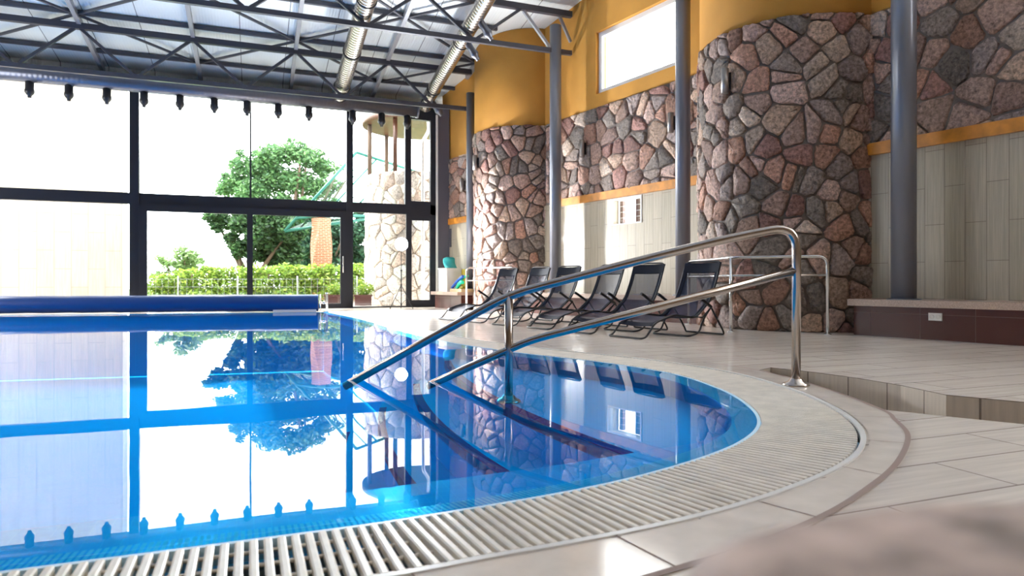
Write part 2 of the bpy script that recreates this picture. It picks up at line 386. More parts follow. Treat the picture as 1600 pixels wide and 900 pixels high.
# foot-bath channel
ch_near = [(3.69, 4.21), (3.60, 3.78), (3.48, 3.41), (3.33, 3.02), (3.15, 2.65), (3.29, 2.41), (3.46, 2.13), (3.9, 1.7), (4.9, 1.2)]
ch_far = [(3.88, 4.30), (3.99, 3.95), (4.03, 3.60), (4.02, 3.25), (3.93, 2.87), (4.15, 2.45), (4.6, 2.1), (5.4, 1.8)]
chan = [Vector((*p, 0)) for p in ch_near]+[Vector((*p, 0)) for p in reversed(ch_far)]
hole = [Vector(p) for p in rimo]+[Vector((1.62+0.34, 16.05, 0)), Vector((1.62, 16.05, 0)), Vector((XL, 17.37, 0))]
mb = MB(); flat(mb, [(-10, -4), (11, -4), (9.6, 3), (5.6, 18.6), (-10, 18.6)], [hole, chan], 0.0)
struct('floor', mb, 'floor')
mb = MB()                                      # channel walls and bottom
n = len(chan)
for i in range(n):
    a, b = chan[i], chan[(i+1) % n]; mb.add([a, b, (b.x, b.y, -0.45), (a.x, a.y, -0.45)], [(0, 1, 2, 3)])
flat(mb, chan, [], -0.45)
M['chantile'] = tilemat('beige_channel_tile', [(0.2, 1, 0), (0, 0, 1)], 0.32, 0.6, (0.60, 0.53, 0.45), (0.52, 0.45, 0.38), (0.22, 0.18, 0.15), 0.005, 0.4, ((30, 1.2, 1), 0.13), offset=0)
struct('trim_1', mb, 'chantile')
# ring of border tiles round the pool's end, with open joints
mb = MB(); ringo_pts = [(3.50, 5.2), (3.66, 4.3), (3.47, 3.42), (3.15, 2.66), (2.97, 2.42), (2.72, 2.15), (2.31, 1.86), (1.94, 1.66), (1.49, 1.47), (0.9, 1.33), (0.3, 1.28), (-1.0, 1.27), (-5, 1.27), (XL, 1.27)]
ringo = catmull(ringo_pts, 12)
ib = [p for p in reversed(rimo) if p.y < 4.9]
ibr = resample(ib, 0.04)
def nearest(p, L): return min(L, key=lambda q: (q-p).length)
ro = resample(ringo, 0.04)
step = 15; i0 = 12
while i0+step < len(ro):
    seg = ro[i0:i0+step+1]; inn = [nearest(q, ibr) for q in seg]
    inn = [q+(p-q).normalized()*0.012 for p, q in zip(seg, inn)]
    ps = seg+list(reversed(inn)); k = len(seg)
    mb.add([(p.x, p.y, 0.003) for p in seg]+[(p.x, p.y, 0.003) for p in inn], [(i, i+1, k+i+1, k+i) for i in range(k-1)])
    i0 += step+0 if False else step
struct('trim_2', mb, 'border')
mb = MB(); rr = ro[12:]; ribbon(mb, rr, offset(rr, 0.022), 0.0045, 0.0045)
j = 12
while j < len(ro):                              # radial joints
    q = ro[j]; p = nearest(q, ibr); d = (q-p).normalized(); t = Vector((-d.y, d.x, 0))*0.003
    mb.add([(p+t)+Vector((0, 0, .0042)), (p-t)+Vector((0, 0, .0042)), (q-t)+Vector((0, 0, .0042)), (q+t)+Vector((0, 0, .0042))], [(0, 1, 2, 3)]); j += 15
struct('trim_3', mb, 'grout')

# overflow grating
t = empty('overflow_grating', (2.9, 2.2, 0), 'cream slatted overflow grating curving round the near end of the pool', 'pool grating')
mb = MB()
for i, (p, q) in enumerate(zip(inner, outer)):
    d = (q-p).normalized(); T = Vector((-d.y, d.x, 0)); L = (q-p).length
    for sx in (-1,):
        a = p+d*0.02; b = q-d*0.012; h = 0.0108
        vs = []
        for e in (a, b):
            for (tt, z) in ((-h, -0.024), (-h, -0.003), (-h*0.55, 0.0), (h*0.55, 0.0), (h, -0.003), (h, -0.024)): vs.append((e.x+T.x*tt, e.y+T.y*tt, z+0.002))
        mb.add(vs, [(k, k+1, 7+k, 6+k) for k in range(5)]+[(0, 1, 2, 3, 4, 5), (6, 7, 8, 9, 10, 11)])
mb.build('slats', 'slat', t)
mb = MB()
for w in (0.06, 0.15, 0.24, 0.32):
    P = off_in(w); mb.tube([(p.x, p.y, -0.016) for p in P[::3]], 0.006, 5)
mb.build('cross_rod', 'slat', t)
mb = MB(); mb2 = MB()
A, B = outer, rimo
ribbon(mb, A, B, 0.006, 0.006); ribbon(mb, A, A, 0.006, -0.03); ribbon(mb, B, B, 0.006, -0.03)
mb.build('outer_rim', 'rim', t)
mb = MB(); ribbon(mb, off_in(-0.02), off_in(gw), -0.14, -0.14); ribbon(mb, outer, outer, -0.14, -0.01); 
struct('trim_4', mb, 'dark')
# basin
mb = MB(); ribbon(mb, off_in(0.0), off_in(0.0), -0.14, -0.002); ribbon(mb, off_in(0.0), off_in(0.016), -0.002, -0.002)
ribbon(mb, off_in(0.016), off_in(0.016), -0.002, -0.14)
struct('trim_5', mb, 'lip')
mb = MB()
P0, P1 = off_in(0.0), off_in(-0.12)
for i in range(0, len(inner)-1):
    for k in (0.1, 0.6):
        a0 = P0[i].lerp(P0[i+1], k); a1 = P0[i].lerp(P0[i+1], k+0.3); b0 = P1[i].lerp(P1[i+1], k); b1 = P1[i].lerp(P1[i+1], k+0.3)
        mb.add([(a0.x, a0.y, -0.007), (a1.x, a1.y, -0.007), (b1.x, b1.y, -0.019), (b0.x, b0.y, -0.019)], [(0, 1, 2, 3)])
struct('trim_6', mb, 'lip')
mb = MB(); ribbon(mb, off_in(0.0), off_in(-0.12), -0.009, -0.021); ribbon(mb, off_in(-0.12), off_in(-0.12), -0.021, -0.16)
ledge_edge = [(XL, 2.27), (0.2, 2.27), (1.1, 2.34), (1.9, 2.44), (2.2, 2.60)]
ribbon(mb, [Vector((x, 1.86, 0)) for x in (XL, 0.2, 1.1, 1.9, 2.6)], [Vector((x, y, 0)) for x, y in ((XL, 2.40), (0.2, 2.40), (1.1, 2.46), (1.9, 2.58), (2.6, 2.90))], -0.055, -0.055)
struct('trim_7', mb, 'ledge')
mb = MB()                                      # steps and pool floor
def stepx(x, y): return x+0.045*(y-4.2)**2
ys = [2.2+0.2*i for i in range(26)]
lev = [(1.55, -0.14), (1.22, -0.36), (0.88, -0.58), (0.52, -0.80)]
def row(x): return [Vector((stepx(x, y), y, 0)) for y in ys]
prev = [Vector((3.2, y, 0)) for y in ys]; pz = None
for i, (x, z) in enumerate(lev):
    R = row(x); ribbon(mb, prev, R, z, z); nz = lev[i+1][1] if i+1 < len(lev) else -1.35; ribbon(mb, R, R, z, nz); prev = R
ribbon(mb, prev, [Vector((XL, y, 0)) for y in ys], -1.35, -1.35)
mb.add([(XL, 1.9, -1.37), (3.2, 1.9, -1.37), (3.2, 17.4, -1.37), (XL, 17.4, -1.37)], [(0, 1, 2, 3)])
W = off_in(-0.12)
ribbon(mb, W, W, -0.03, -1.35)
mb.add([(1.62, 16.05, 0), (XL, 17.37, 0), (XL, 17.37, -1.35), (1.62, 16.05, -1.35)], [(0, 1, 2, 3)])
mb.add([(XL, 2.40, -0.055), (0.2, 2.40, -0.055), (1.1, 2.46, -0.055), (1.9, 2.58, -.055), (1.9, 2.58, -1.35), (1.1, 2.46, -1.35), (0.2, 2.40, -1.35), (XL, 2.40, -1.35)], [(0, 1, 6, 7), (1, 2, 5, 6), (2, 3, 4, 5)])
mb.add([(XL, 1.9, 0), (XL, 17.4, 0), (XL, 17.4, -1.35), (XL, 1.9, -1.35)], [(0, 1, 2, 3)])
struct('trim_8', mb, 'basin')
for i, (x, z) in enumerate(lev):
    mb = MB(); ysn = ys[:-2]
    R = [Vector((stepx(x, y), y, 0)) for y in ysn]; R2 = [Vector((stepx(x, y)+0.07, y, 0)) for y in ysn]
    ribbon(mb, R, R2, z+0.004, z+0.004); ribbon(mb, offset(R, 0.004) if False else R, R, z+0.004, z-0.06)
    struct('trim_%d' % (9+i), mb, 'nosing')
mb = MB(); flat(mb, [(p.x, p.y) for p in inner]+[(1.62, 16.05), (XL, 17.37)], [], -0.004)
wo = mb.build('pool_water', 'water', recenter=False); tag(wo, 'still blue pool water mirroring the window wall', 'water', kind='stuff')

# ------------------------------------------------------------------ stone cladding
STONES = [(0.50, 0.33, 0.26), (0.42, 0.27, 0.22), (0.30, 0.235, 0.20), (0.55, 0.38, 0.28), (0.45, 0.25, 0.18), (0.25, 0.205, 0.175), (0.58, 0.45, 0.36), (0.40, 0.31, 0.28), (0.34, 0.18, 0.15), (0.52, 0.36, 0.30)]
def clip_half(poly, m, d):                     # keep side where (p-m).d <= 0
    out = []; n = len(poly)
    for i in range(n):
        a, b = poly[i], poly[(i+1) % n]
        da = (a[0]-m[0])*d[0]+(a[1]-m[1])*d[1]; db = (b[0]-m[0])*d[0]+(b[1]-m[1])*d[1]
        if da <= 0: out.append(a)
        if (da < 0 < db) or (db < 0 < da):
            t = da/(da-db); out.append((a[0]+(b[0]-a[0])*t, a[1]+(b[1]-a[1])*t))
    return out
def stones(mb, s0, s1, z0, z1, size, fmap, seed=1, gap=0.017, h=0.05, pal=STONES, aniso=1.0, skip=None):
    rnd = random.Random(seed); pts = []
    area = (s1-s0)*(z1-z0); target = int(area/(size*size))
    nx = max(1, round((s1-s0)/size/aniso)); nz = max(1, round((z1-z0)/size*aniso))
    for i in range(-1, nx+1):
        for j in range(-1, nz+1):
            sx = (s1-s0)/nx; sz = (z1-z0)/nz
            if rnd.random() < 0.12: continue
            pts.append((s0+(i+0.5+rnd.uniform(-.5, .5)+0.5*(j % 2))*sx, z0+(j+0.5+rnd.uniform(-.45, .45))*sz))
            if rnd.random() < 0.12: pts.append((s0+(i+rnd.random())*sx, z0+(j+rnd.random())*sz))
    for i, p in enumerate(pts):
        poly = [(s0, z0), (s1, z0), (s1, z1), (s0, z1)]
        near = sorted((q for k, q in enumerate(pts) if k != i and abs(q[0]-p[0]) < 3.2*size and abs(q[1]-p[1]) < 3.2*size), key=lambda q: (q[0]-p[0])**2+(q[1]-p[1])**2)[:16]
        for q in near:
            d = (q[0]-p[0], q[1]-p[1]); L = hypot(*d)
            if L < 1e-6: continue
            g = gap*rnd.uniform(0.5, 1.1)
            m = ((p[0]+q[0])/2-d[0]/L*g, (p[1]+q[1])/2-d[1]/L*g); poly = clip_half(poly, m, d)
            if len(poly) < 3: break
        if len(poly) < 3: continue
        cx = sum(a[0] for a in poly)/len(poly); cz = sum(a[1] for a in poly)/len(poly)
        A = 0.5*abs(sum(poly[k][0]*poly[(k+1) % len(poly)][1]-poly[(k+1) % len(poly)][0]*poly[k][1] for k in range(len(poly))))
        if A < 0.003: continue
        if skip and skip(cx, cz): continue
        for _ in range(2):                      # round the corners
            q2 = []
            for k in range(len(poly)):
                a, b = poly[k], poly[(k+1) % len(poly)]
                if _ == 0: q2 += [(a[0]*.88+b[0]*.12, a[1]*.88+b[1]*.12), (a[0]*.65+b[0]*.35+rnd.uniform(-.009, .009), a[1]*.65+b[1]*.35+rnd.uniform(-.009, .009)), (a[0]*.35+b[0]*.65+rnd.uniform(-.009, .009), a[1]*.35+b[1]*.65+rnd.uniform(-.009, .009)), (a[0]*.12+b[0]*.88, a[1]*.12+b[1]*.88)]
                else: q2.append(a)
            poly = q2
        hh = h*rnd.uniform(0.6, 1.25); tx, tz = rnd.uniform(-.08, .08), rnd.uniform(-.08, .08)
        c = pal[rnd.randrange(len(pal))]; k_ = rnd.uniform(0.75, 1.3); c = tuple(min(0.8, x*k_) for x in c)
        rings = []; vs = []
        for (f, e) in ((1.0, -0.01), (0.975, 0.6), (0.9, 0.88), (0.5, 1.0)):
            for a in poly:
                x = cx+(a[0]-cx)*f; z = cz+(a[1]-cz)*f
                e2 = e*hh+((x-cx)*tx+(z-cz)*tz+rnd.uniform(-.011, .011))*(1 if e > 0 else 0)
                vs.append(fmap(x, z, e2))
        vs.append(fmap(cx, cz, hh)); n = len(poly)
        fs = [(r*n+k, r*n+(k+1) % n, (r+1)*n+(k+1) % n, (r+1)*n+k) for r in range(3) for k in range(n)]+[(3*n+k, 3*n+(k+1) % n, 4*n) for k in range(n)]
        mb.add(vs, fs, c, True)

# ------------------------------------------------------------------ right wall
def roofz(y): return 6.28+0.1316*(16.8-y)
N_W, BEAM0, BEAM1, ST = 9.2, 2.42, 2.585, 4.40
def wbox(mb, n0, n1, s0, s1, z0, z1):          # z1 may be 'roof'
    poly = [NS(n0, s0), NS(n1, s0), NS(n1, s1), NS(n0, s1)]
    mb.prism([(p.x, p.y) for p in poly], z0, (lambda x, y: roofz(y)+0.14) if z1 == 'roof' else z1)
WS0, WS1 = -6.0, 15.3
cw0, cw1 = s_of(onN(1062, 100, N_W)), s_of(onN(930, 100, N_W))          # clerestory
cz0, cz1 = 4.70, 6.02
hp = [onN(950, 358, N_W), onN(1003, 310, N_W)]; hs1, hs0 = s_of(hp[0]), s_of(hp[1]); hz0, hz1 = 1.86, 2.405
mb = MB()
wbox(mb, N_W, N_W+0.3, WS0, hs0, 0, 2.5); wbox(mb, N_W, N_W+0.3, hs1, WS1, 0, 2.5)
wbox(mb, N_W, N_W+0.3, hs0, hs1, 0, hz0); wbox(mb, N_W, N_W+0.3, hs0, hs1, hz1, 2.5)
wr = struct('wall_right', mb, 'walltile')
mb = MB(); wbox(mb, N_W+0.02, N_W+0.3, WS0, WS1, 2.5, ST+0.02); struct('wall_right_masonry', mb, 'mortar', wr)
mb = MB()
rw0, rw1, rz0, rz1 = -4.9, 2.0, 4.42, 7.6  # unseen opening added behind the camera to brighten the deck
wbox(mb, N_W+0.02, N_W+0.3, WS0, rw0, ST, 'roof'); wbox(mb, N_W+0.02, N_W+0.3, rw1, cw0, ST, 'roof')
wbox(mb, N_W+0.02, N_W+0.3, rw0, rw1, ST, rz0); wbox(mb, N_W+0.02, N_W+0.3, rw0, rw1, rz1, 'roof'); wbox(mb, N_W+0.02, N_W+0.3, cw1, WS1, ST, 'roof')
wbox(mb, N_W+0.02, N_W+0.3, cw0, cw1, ST, cz0); wbox(mb, N_W+0.02, N_W+0.3, cw0, cw1, cz1, 'roof')
struct('wall_right_plaster', mb, 'plaster', wr)
mb = MB()
stones(mb, 1.5, 5.3, BEAM1-0.03, ST, 0.34, lambda s, z, e: NS(N_W+0.02-e, s, z), 5)
stones(mb, 7.2, 12.9, BEAM1-0.03, ST, 0.34, lambda s, z, e: NS(N_W+0.02-e, s, z), 7)
struct('wall_right_cladding', mb, 'stone', wr)
# short wall beside the window
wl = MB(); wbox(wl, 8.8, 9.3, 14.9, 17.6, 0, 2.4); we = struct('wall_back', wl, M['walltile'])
mb = MB(); wbox(mb, 8.82, 9.3, 14.9, 17.6, 2.4, 4.2); struct('wall_back_masonry', mb, 'mortar', we)
mb = MB(); wbox(mb, 8.83, 9.3, 14.9, 17.6, 4.2, 'roof'); struct('wall_back_plaster', mb, 'plaster', we)
mb = MB(); stones(mb, 14.9, 17.4, 2.5, 4.2, 0.33, lambda s, z, e: NS(8.82-e, s, z), 9); struct('wall_back_cladding', mb, 'stone', we)
# dado beams
for i, (n, a, b, z0) in enumerate([(N_W, 7.6, 12.7, BEAM0), (N_W, -5.0, 5.2, BEAM0+0.02), (8.8, 15.0, 17.4, 2.33)]):
    mb = MB(); wbox(mb, n-0.05, n+0.01, a, b, z0, z0+0.165)
    struct('trim_%d' % (20+i), mb, 'wood')
# stone pillars
def pillar(name_i, s_c, r, label, seed, n_c=9.5, top=ST):
    c = NS(n_c, s_c); root = empty('stone_pillar', c, label, 'pillar')
    mb = MB(); mb.lathe(c, [(r-0.03, 0), (r-0.03, top+0.01)], 48); mb.build('mortar_core', 'mortar', root)
    mb = MB(); L = 2*pi*r
    a0 = PHI+pi
    def fm(s, z, e): a = a0+s/r; return Vector((c.x+cos(a)*(r-0.03+e), c.y+sin(a)*(r-0.03+e), z))
    stones(mb, -pi*r*0.55, pi*r*0.55, 0.0, top, 0.315 if n_c*s_c < 90 else 0.29, fm, seed, h=0.06)
    mb.build('stone_cladding', 'stone', root)
    mb = MB(); seg = 48; zt = lambda x, y: roofz(y)+0.12
    poly = [(c.x+cos(2*pi*k/seg)*(r-0.005), c.y+sin(2*pi*k/seg)*(r-0.005)) for k in range(seg)]
    mb.prism(poly, top, zt); 
    for i in range(len(mb.sm)-seg, len(mb.sm)): mb.sm[i] = True
    o = mb.build('plaster_drum', 'plaster', root)
    return root
p_near = pillar(0, 6.586, 1.44, 'wide round rubble-stone pillar behind the nearest lounger and thin rail', 21)
p_far = pillar(1, 14.257, 1.30, 'round rubble-stone pillar behind the far loungers, left of the tall grey columns', 33)

# clerestory window
def framed(mb, n0, n1, s0, s1, z0, z1, w):
    for a in ((s0, s1, z0, z0+w), (s0, s1, z1-w, z1), (s0, s0+w, z0+w, z1-w), (s1-w, s1, z0+w, z1-w)): wbox(mb, n0, n1, *a)
mb = MB(); framed(mb, N_W+0.10, N_W+0.17, cw0, cw1, cz0, cz1, 0.10); w2 = struct('window_2', mb, 'white')
mb = MB(); wbox(mb, N_W+0.13, N_W+0.136, cw0+.07, cw1-.07, cz0+.07, cz1-.07); mb.build('glass_pane', 'glass', w2, False)
# small hatch window in the tiled wall
mb = MB(); framed(mb, N_W-0.012, N_W+0.12, hs0, hs1, hz0, hz1, 0.025); w3 = struct('window_3', mb, 'white')
mb = MB(); wbox(mb, N_W+0.05, N_W+0.055, hs0+.02, hs1-.02, hz0+.02, hz1-.02); mb.build('glass_pane', 'glass', w3, False)
mb = MB()
L = hs1-hs0; H_ = hz1-hz0
for (a, b, c, d) in ((0.0, 0.14, 0, 1), (0.34, 0.52, 0, 1), (0.14, 0.34, 0, .16), (0.52, 1.0, 0, 0.14), (0.9, 1, 0, 1)):
    wbox(mb, N_W+0.32, N_W+0.40, hs0+L*a, hs0+L*b, hz0+H_*c, hz0+H_*d)
M['brownblk'] = tilemat('brown_block', [wv, (0, 0, 1)], 0.16, 0.12, (0.20, 0.10, 0.08), (0.16, 0.08, 0.07), (0.75, 0.7, 0.68), 0.008, 0.5, offset=0)
mb.build('block_reveal', 'brownblk', w3, False)

# benches along the wall (granite top over brown tiled front)
def bench(n0, n1, s0, s1, label, top=0.47, th=0.085):
    c = NS((n0+n1)/2, (s0+s1)/2); root = empty('bench', c, label, 'bench')
    mb = MB(); wbox(mb, n0, n1, s0, s1, top-th, top); mb.build('granite_top', 'granite', root)
    mb = MB(); wbox(mb, n0+0.12, n1, s0+0.02, s1-0.02, 0, top-th); mb.build('tiled_front', 'plinth', root)
    return root
bench(8.42, N_W, -4.0, 5.05, 'granite-topped bench right of the near stone pillar')
bench(8.42, N_W, 7.70, 12.62, 'granite-topped bench behind the loungers, between the two stone pillars', 0.46)
b3 = bench(7.95, 8.8, 15.02, 16.55, 'short granite-topped bench in the far corner holding the float box', 0.45)

# columns
for x_px, N_, s_pt, lab in ((1412, 8.62, None, 'grey steel column standing on the right bench, closest to the camera'), (1067, 8.8, None, 'grey steel column between the near stone pillar and the clerestory window'),
                     (868, 8.8, None, 'grey steel column against the right side of the far stone pillar'), (735, 8.5, None, 'thin grey steel column left of the far stone pillar')):
    p = onN(x_px, 300, N_); r = 0.142 if x_px == 1412 else (0.128 if x_px != 735 else 0.105)
    zb = 0.47 if x_px == 1412 else (0.46 if x_px != 735 else 0.45)
    root = empty('steel_column', (p.x, p.y, zb), lab, 'column')
    mb = MB(); mb.lathe((p.x, p.y, zb), [(r, 0.012), (r, (5.62 if x_px == 735 else roofz(p.y)-0.35)-zb)], 32); mb.build('shaft', 'steelblue', root)
    mb = MB(); mb.lathe((p.x, p.y, zb), [(r+0.05, 0), (r+0.05, 0.014)], 32); mb.build('base_plate', 'steelblue', root)
COLA = onN(735, 300, 8.5)

# ------------------------------------------------------------------ window wall
YW = 18.6
def wx(px): return onY(px, 300, YW).x
X_L = -9.6; X_R = wx(698)
mb = MB()
def fb(x0, x1, z0, z1, y0=YW-0.06, y1=YW+0.08): mb.box(((x0+x1)/2, (y0+y1)/2, (z0+z1)/2), (x1-x0, y1-y0, z1-z0))
zt0, zt1, ztop = 2.60, 2.87, 5.42
fb(X_L, X_R, zt0, zt1); fb(X_L, X_R, ztop, 5.62)
for a, b in ((203, 218), (541, 551)): fb(wx(a), wx(b), 0, ztop, YW-0.09, YW+0.10)
fb(-6.7, -6.5, 0, ztop); fb(-9.6, -9.4, 0, ztop)
fb(wx(390), wx(393), zt1, ztop, YW-0.02, YW+0.03)
fb(wx(632.5), wx(642), zt1, ztop); fb(wx(672), wx(680), 0, ztop)
fb(wx(642), wx(672), ztop-0.16, ztop); fb(wx(642), wx(672), zt1, zt1+0.10)
fb(wx(541), wx(635), 0, 0.035); fb(X_L, wx(203), 0, 0.06)
w1 = struct('window_1', mb, 'frame')
mb = MB(); fb(wx(680), X_R+0.05, 0, 5.62, YW-0.10, YW+0.12); mb.build('jamb_panel', 'frame_l', w1, False)
mb = MB(); fb(wx(679.5), wx(682.5), 0.0, ztop, YW-0.13, YW-0.10); mb.build('edge_highlight', 'white', w1, False)  # white strip paints in the bright highlight along the jamb edge
panes = [(-9.4, -6.7, 0, zt0), (-6.5, wx(203), 0, zt0), (-9.4, -6.7, zt1, ztop), (-6.5, wx(203), zt1, ztop), (wx(218), wx(390), zt1, ztop), (wx(393), wx(541), zt1, ztop),
         (wx(551), wx(632.5), zt1, ztop), (wx(642), wx(672), zt1+.1, ztop-.16), (wx(551), wx(634), 0.03, zt0)]
for a, b, c, d in panes:
    mb = MB(); fb(a, b, c, d, YW+0.01, YW+0.016); mb.build('glass_pane', 'glass', w1, False)
def door(idx, x0, x1, z1, y, stiles, w=0.11, bot=0.13):
    global mb
    mb = MB(); fb(x0, x1, z1-0.17, z1, y-.035, y+.035); fb(x0, x1, 0.0, bot, y-.035, y+.035)
    for a, b in stiles: fb(a, b, bot, z1-.17, y-.035, y+.035)
    d = struct('door_%d' % idx, mb, 'frame')
    for k in range(len(stiles)-1):
        mb = MB(); fb(stiles[k][1], stiles[k+1][0], bot, z1-.17, y-.003, y+.003); mb.build('glass_pane', 'glass', d, False)
    return d
d1 = door(1, wx(218.5), wx(541), zt0, YW-0.10, [(wx(218.5), wx(231)), (wx(386), wx(395)), (wx(531), wx(541))])
mb = MB(); hx = wx(535); mb.tube([(hx, YW-0.16, 0.95), (hx, YW-0.16, 1.4)], 0.014, 8); mb.tube([(hx, YW-0.16, 1.0), (hx, YW-0.13, 1.0)], 0.01, 6); mb.tube([(hx, YW-0.16, 1.35), (hx, YW-0.13, 1.35)], 0.01, 6); tag(mb.build('door_handle', 'chrome', d1, False), 'chrome pull handle', None)
d2 = door(2, wx(634), wx(680), zt0, YW-0.03, [(wx(634), wx(642.5)), (wx(672), wx(680))], bot=0.2)
# solid wall band above the glass
mb = MB(); mb.prism([(X_L, YW-0.05), (5.6, YW-0.05), (5.6, YW+0.8), (X_L, YW+0.8)], 5.60, 5.66)
wf = struct('wall_front', mb, 'truss')
mb = MB(); mb.prism([(X_L, YW+0.7), (5.6, YW+0.7), (5.6, YW+0.8), (X_L, YW+0.8)], 5.66, lambda x, y: roofz(y)+0.13); struct('wall_front_panel', mb, 'roof', wf)

# ------------------------------------------------------------------ closed rest of the room (left and behind the camera), with an opening added for fill daylight
mb = MB()
def wallseg(x0, x1, y0, y1, z0, z1=None):
    mb.prism([(x0, y0), (x1, y0), (x1, y1), (x0, y1)], z0, (lambda x, y: roofz(y)+0.13) if z1 is None else z1)
LW = (11.5, 16.5, 1.2, 4.0)  # unseen opening added to let side light into the room
wallseg(-10.2, -9.9, -4, 18.6, 0, LW[2]); wallseg(-10.2, -9.9, -4, 18.6, LW[3]); wallseg(-10.2, -9.9, -4, LW[0], LW[2], LW[3]); wallseg(-10.2, -9.9, LW[1], 18.6, LW[2], LW[3])
struct('wall_left', mb, 'plaster_w')
mb = MB()
wallseg(-10.2, 11.2, -4.3, -4.0, 0)
struct('wall_rear', mb, 'plaster_w')

# ------------------------------------------------------------------ roof
mb = MB()
rp = [(-10.3, -4.4), (11.5, -4.4), (11.5, 2.0), (6.4, 19.6), (-10.3, 19.6)]
mb.prism(rp, lambda x, y: roofz(y)+0.13, lambda x, y: roofz(y)+0.25)
struct('ceiling', mb, 'roof')
YA, YB = 16.8, 13.5
def wallX(Y, n=N_W): return (n-Y*N2[1])/N2[0]
def truss(Y, zb, zt, xend, xs_node, label, xwall):
    root = empty('roof_truss', (-1.0, Y, zb), label, 'roof truss')
    x0 = -9.8
    mb = MB(); mb.bar((x0, Y, zb), (xend, Y, zb), 0.085, 0.10); mb.build('bottom_chord', 'truss', root)
    mb = MB(); mb.bar((x0, Y, zt), (xwall, Y, zt), 0.11, 0.13); mb.build('top_chord', 'truss', root)
    k = 0; xb = xs_node; 
    P = []
    while xb > x0: P.append(xb); xb -= 2.23
    xb = xs_node
    up = xend
    for b in P:
        for sgn_ in (-1, 1):
            a = (b+sgn_*0.06, Y, zb+0.04); c_ = (b+sgn_*1.06, Y, zt-0.05)
            if c_[0] > xwall: continue
            if c_[0] < x0: continue
            m_ = MB(); m_.bar(a, c_, 0.06, 0.065, up=(0, 1, 0)); m_.build('diagonal', 'truss', root)
    return root
truss(YA, 5.22, 6.19, COLA.x+0.0, 4.27, 'slate-grey steel roof truss nearest the window wall', COLA.x+0.05)
cb = onN(868, 300, 8.8); xwB = wallX(cb.y)-0.02
truss(cb.y, 5.80, 6.66, xwB, 4.33, 'slate-grey steel roof truss ending at the column beside the far stone pillar', xwB)
# knee diagonals by the column of the nearer truss
t2 = [o for o in bpy.data.objects if o.name.startswith('roof_truss')][-1]
m_ = MB(); m_.bar((5.46, cb.y, 6.58), (cb.x-0.1, cb.y, 5.82), 0.06, 0.065, up=(0, 1, 0)); m_.build('diagonal', 'purlin', t2)  # paler enamel paints in the light falling on this truss end
m_ = MB(); m_.bar((cb.x+0.1, cb.y, 6.58), (xwB-0.02, cb.y, 6.05), 0.055, 0.06, up=(0, 1, 0)); m_.build('diagonal', 'purlin', t2)
cC = onN(1067, 300, 8.8)
truss(10.2, 6.25, 7.08, wallX(10.2)-0.02, 4.33, 'slate-grey steel roof truss overhead, above the top of the view', wallX(10.2)-0.02)
PX = [-8.0, -5.74, -3.50, -1.29, 0.93, 3.12, 5.34]
plab = ['leftmost', 'second from left', 'left edge of view', 'over the wide left door', 'over the middle of the pool', 'between the two silver ducts', 'beside the ochre drum of the far pillar']
for X, l in zip(PX, plab):
    y1 = 19.25 if X < 5 else 17.4
    if X < 5: 
        mb = MB(); mb.bar((X, 4.0, roofz(4.0)-0.0), (X, y1, roofz(y1)-0.0), 0.085, 0.14)
        o = mb.build('roof_purlin', 'purlin'); tag(o, 'pale grey sloping roof purlin, ' + l, 'roof beam')
    else:
        mb = MB(); mb.bar((X, 15.6, roofz(15.6)), (X, 17.3, roofz(17.3)), 0.085, 0.14)
        o = mb.build('roof_purlin', 'purlin'); tag(o, 'short pale grey roof purlin ' + l, 'roof beam')
rb = [18.28, 16.5, 14.78, 13.0, 11.2]
bl = ['just in front of the window wall', 'directly above the truss nearest the window', 'between the two trusses', 'over the nearer truss', 'above the top of the view']
for Y, l in zip(rb, bl):
    xe = min(wallX(Y)-0.3, 5.3 if Y > 14 else 9); mb = MB(); mb.bar((-9.8, Y, roofz(Y)+0.06), (xe, Y, roofz(Y)+0.07), 0.075, 0.09)
    tag(mb.build('roof_beam', 'truss'), 'dark cross beam under the roof sheets ' + l, 'roof beam')
root = empty('roof_bracing', (0.93, 16.5, roofz(16.5)), 'dark diagonal steel bracing in diamonds under the roof sheets', 'roof bracing')
for iy in range(len(rb)-1):
    for ix in range(len(PX)-1):
        ya, yb = rb[iy], rb[iy+1]
        a, b = (PX[ix], PX[ix+1])
        if (ix+iy) % 2 == 0: pa, pb = (a, yb), (b, ya)
        else: pa, pb = (a, ya), (b, yb)
        if max(pa[0], pb[0]) > 5 and min(ya, yb) < 12.5: continue
        z = 0.0
        m_ = MB(); m_.bar((pa[0], pa[1], roofz(pa[1])+0.02), (pb[0], pb[1], roofz(pb[1])+0.02), 0.055, 0.045); m_.build('brace', 'truss', root)
# ducts
def duct(X, label, rings, nozz):
    root = empty('ventilation_duct', (X, 16.8, 5.33), label, 'duct')
    pth = [(X, Y, 5.555+0.16*(16.8-Y)) for Y in (6, 10, 13.5, 16.8, 17.35)]+[(X, 17.55, 5.36)]
    mb = MB(); mb.tube(pth, 0.185 if X < 3 else 0.165, 28); mb.build('duct_tube', 'duct', root)
    for Y in rings:
        z = 5.555+0.16*(16.8-Y); r = 0.192 if X < 3 else 0.172
        mb = MB(); T = Vector((0, 1, -0.16)).normalized(); mb.lathe(Vector((X, Y, z))-T*0.02, [(r, 0), (r+.012, 0.004), (r+.012, 0.034), (r, 0.038)], 28, T); mb.build('clamp_ring', 'black', root)
    for Y, dz in nozz:
        z = 5.555+0.16*(16.8-Y); A = Vector((0.62, 0.1, -0.75)).normalized()
        mb = MB(); mb.lathe(Vector((X, Y, z))+A*0.12, [(0.075, 0), (0.075, 0.22), (0.095, 0.27), (0.095, 0.30), (0.06, 0.36), (0.045, 0.40), (0.05, 0.44)], 18, A); mb.build('nozzle', 'pipe', root)
    return root
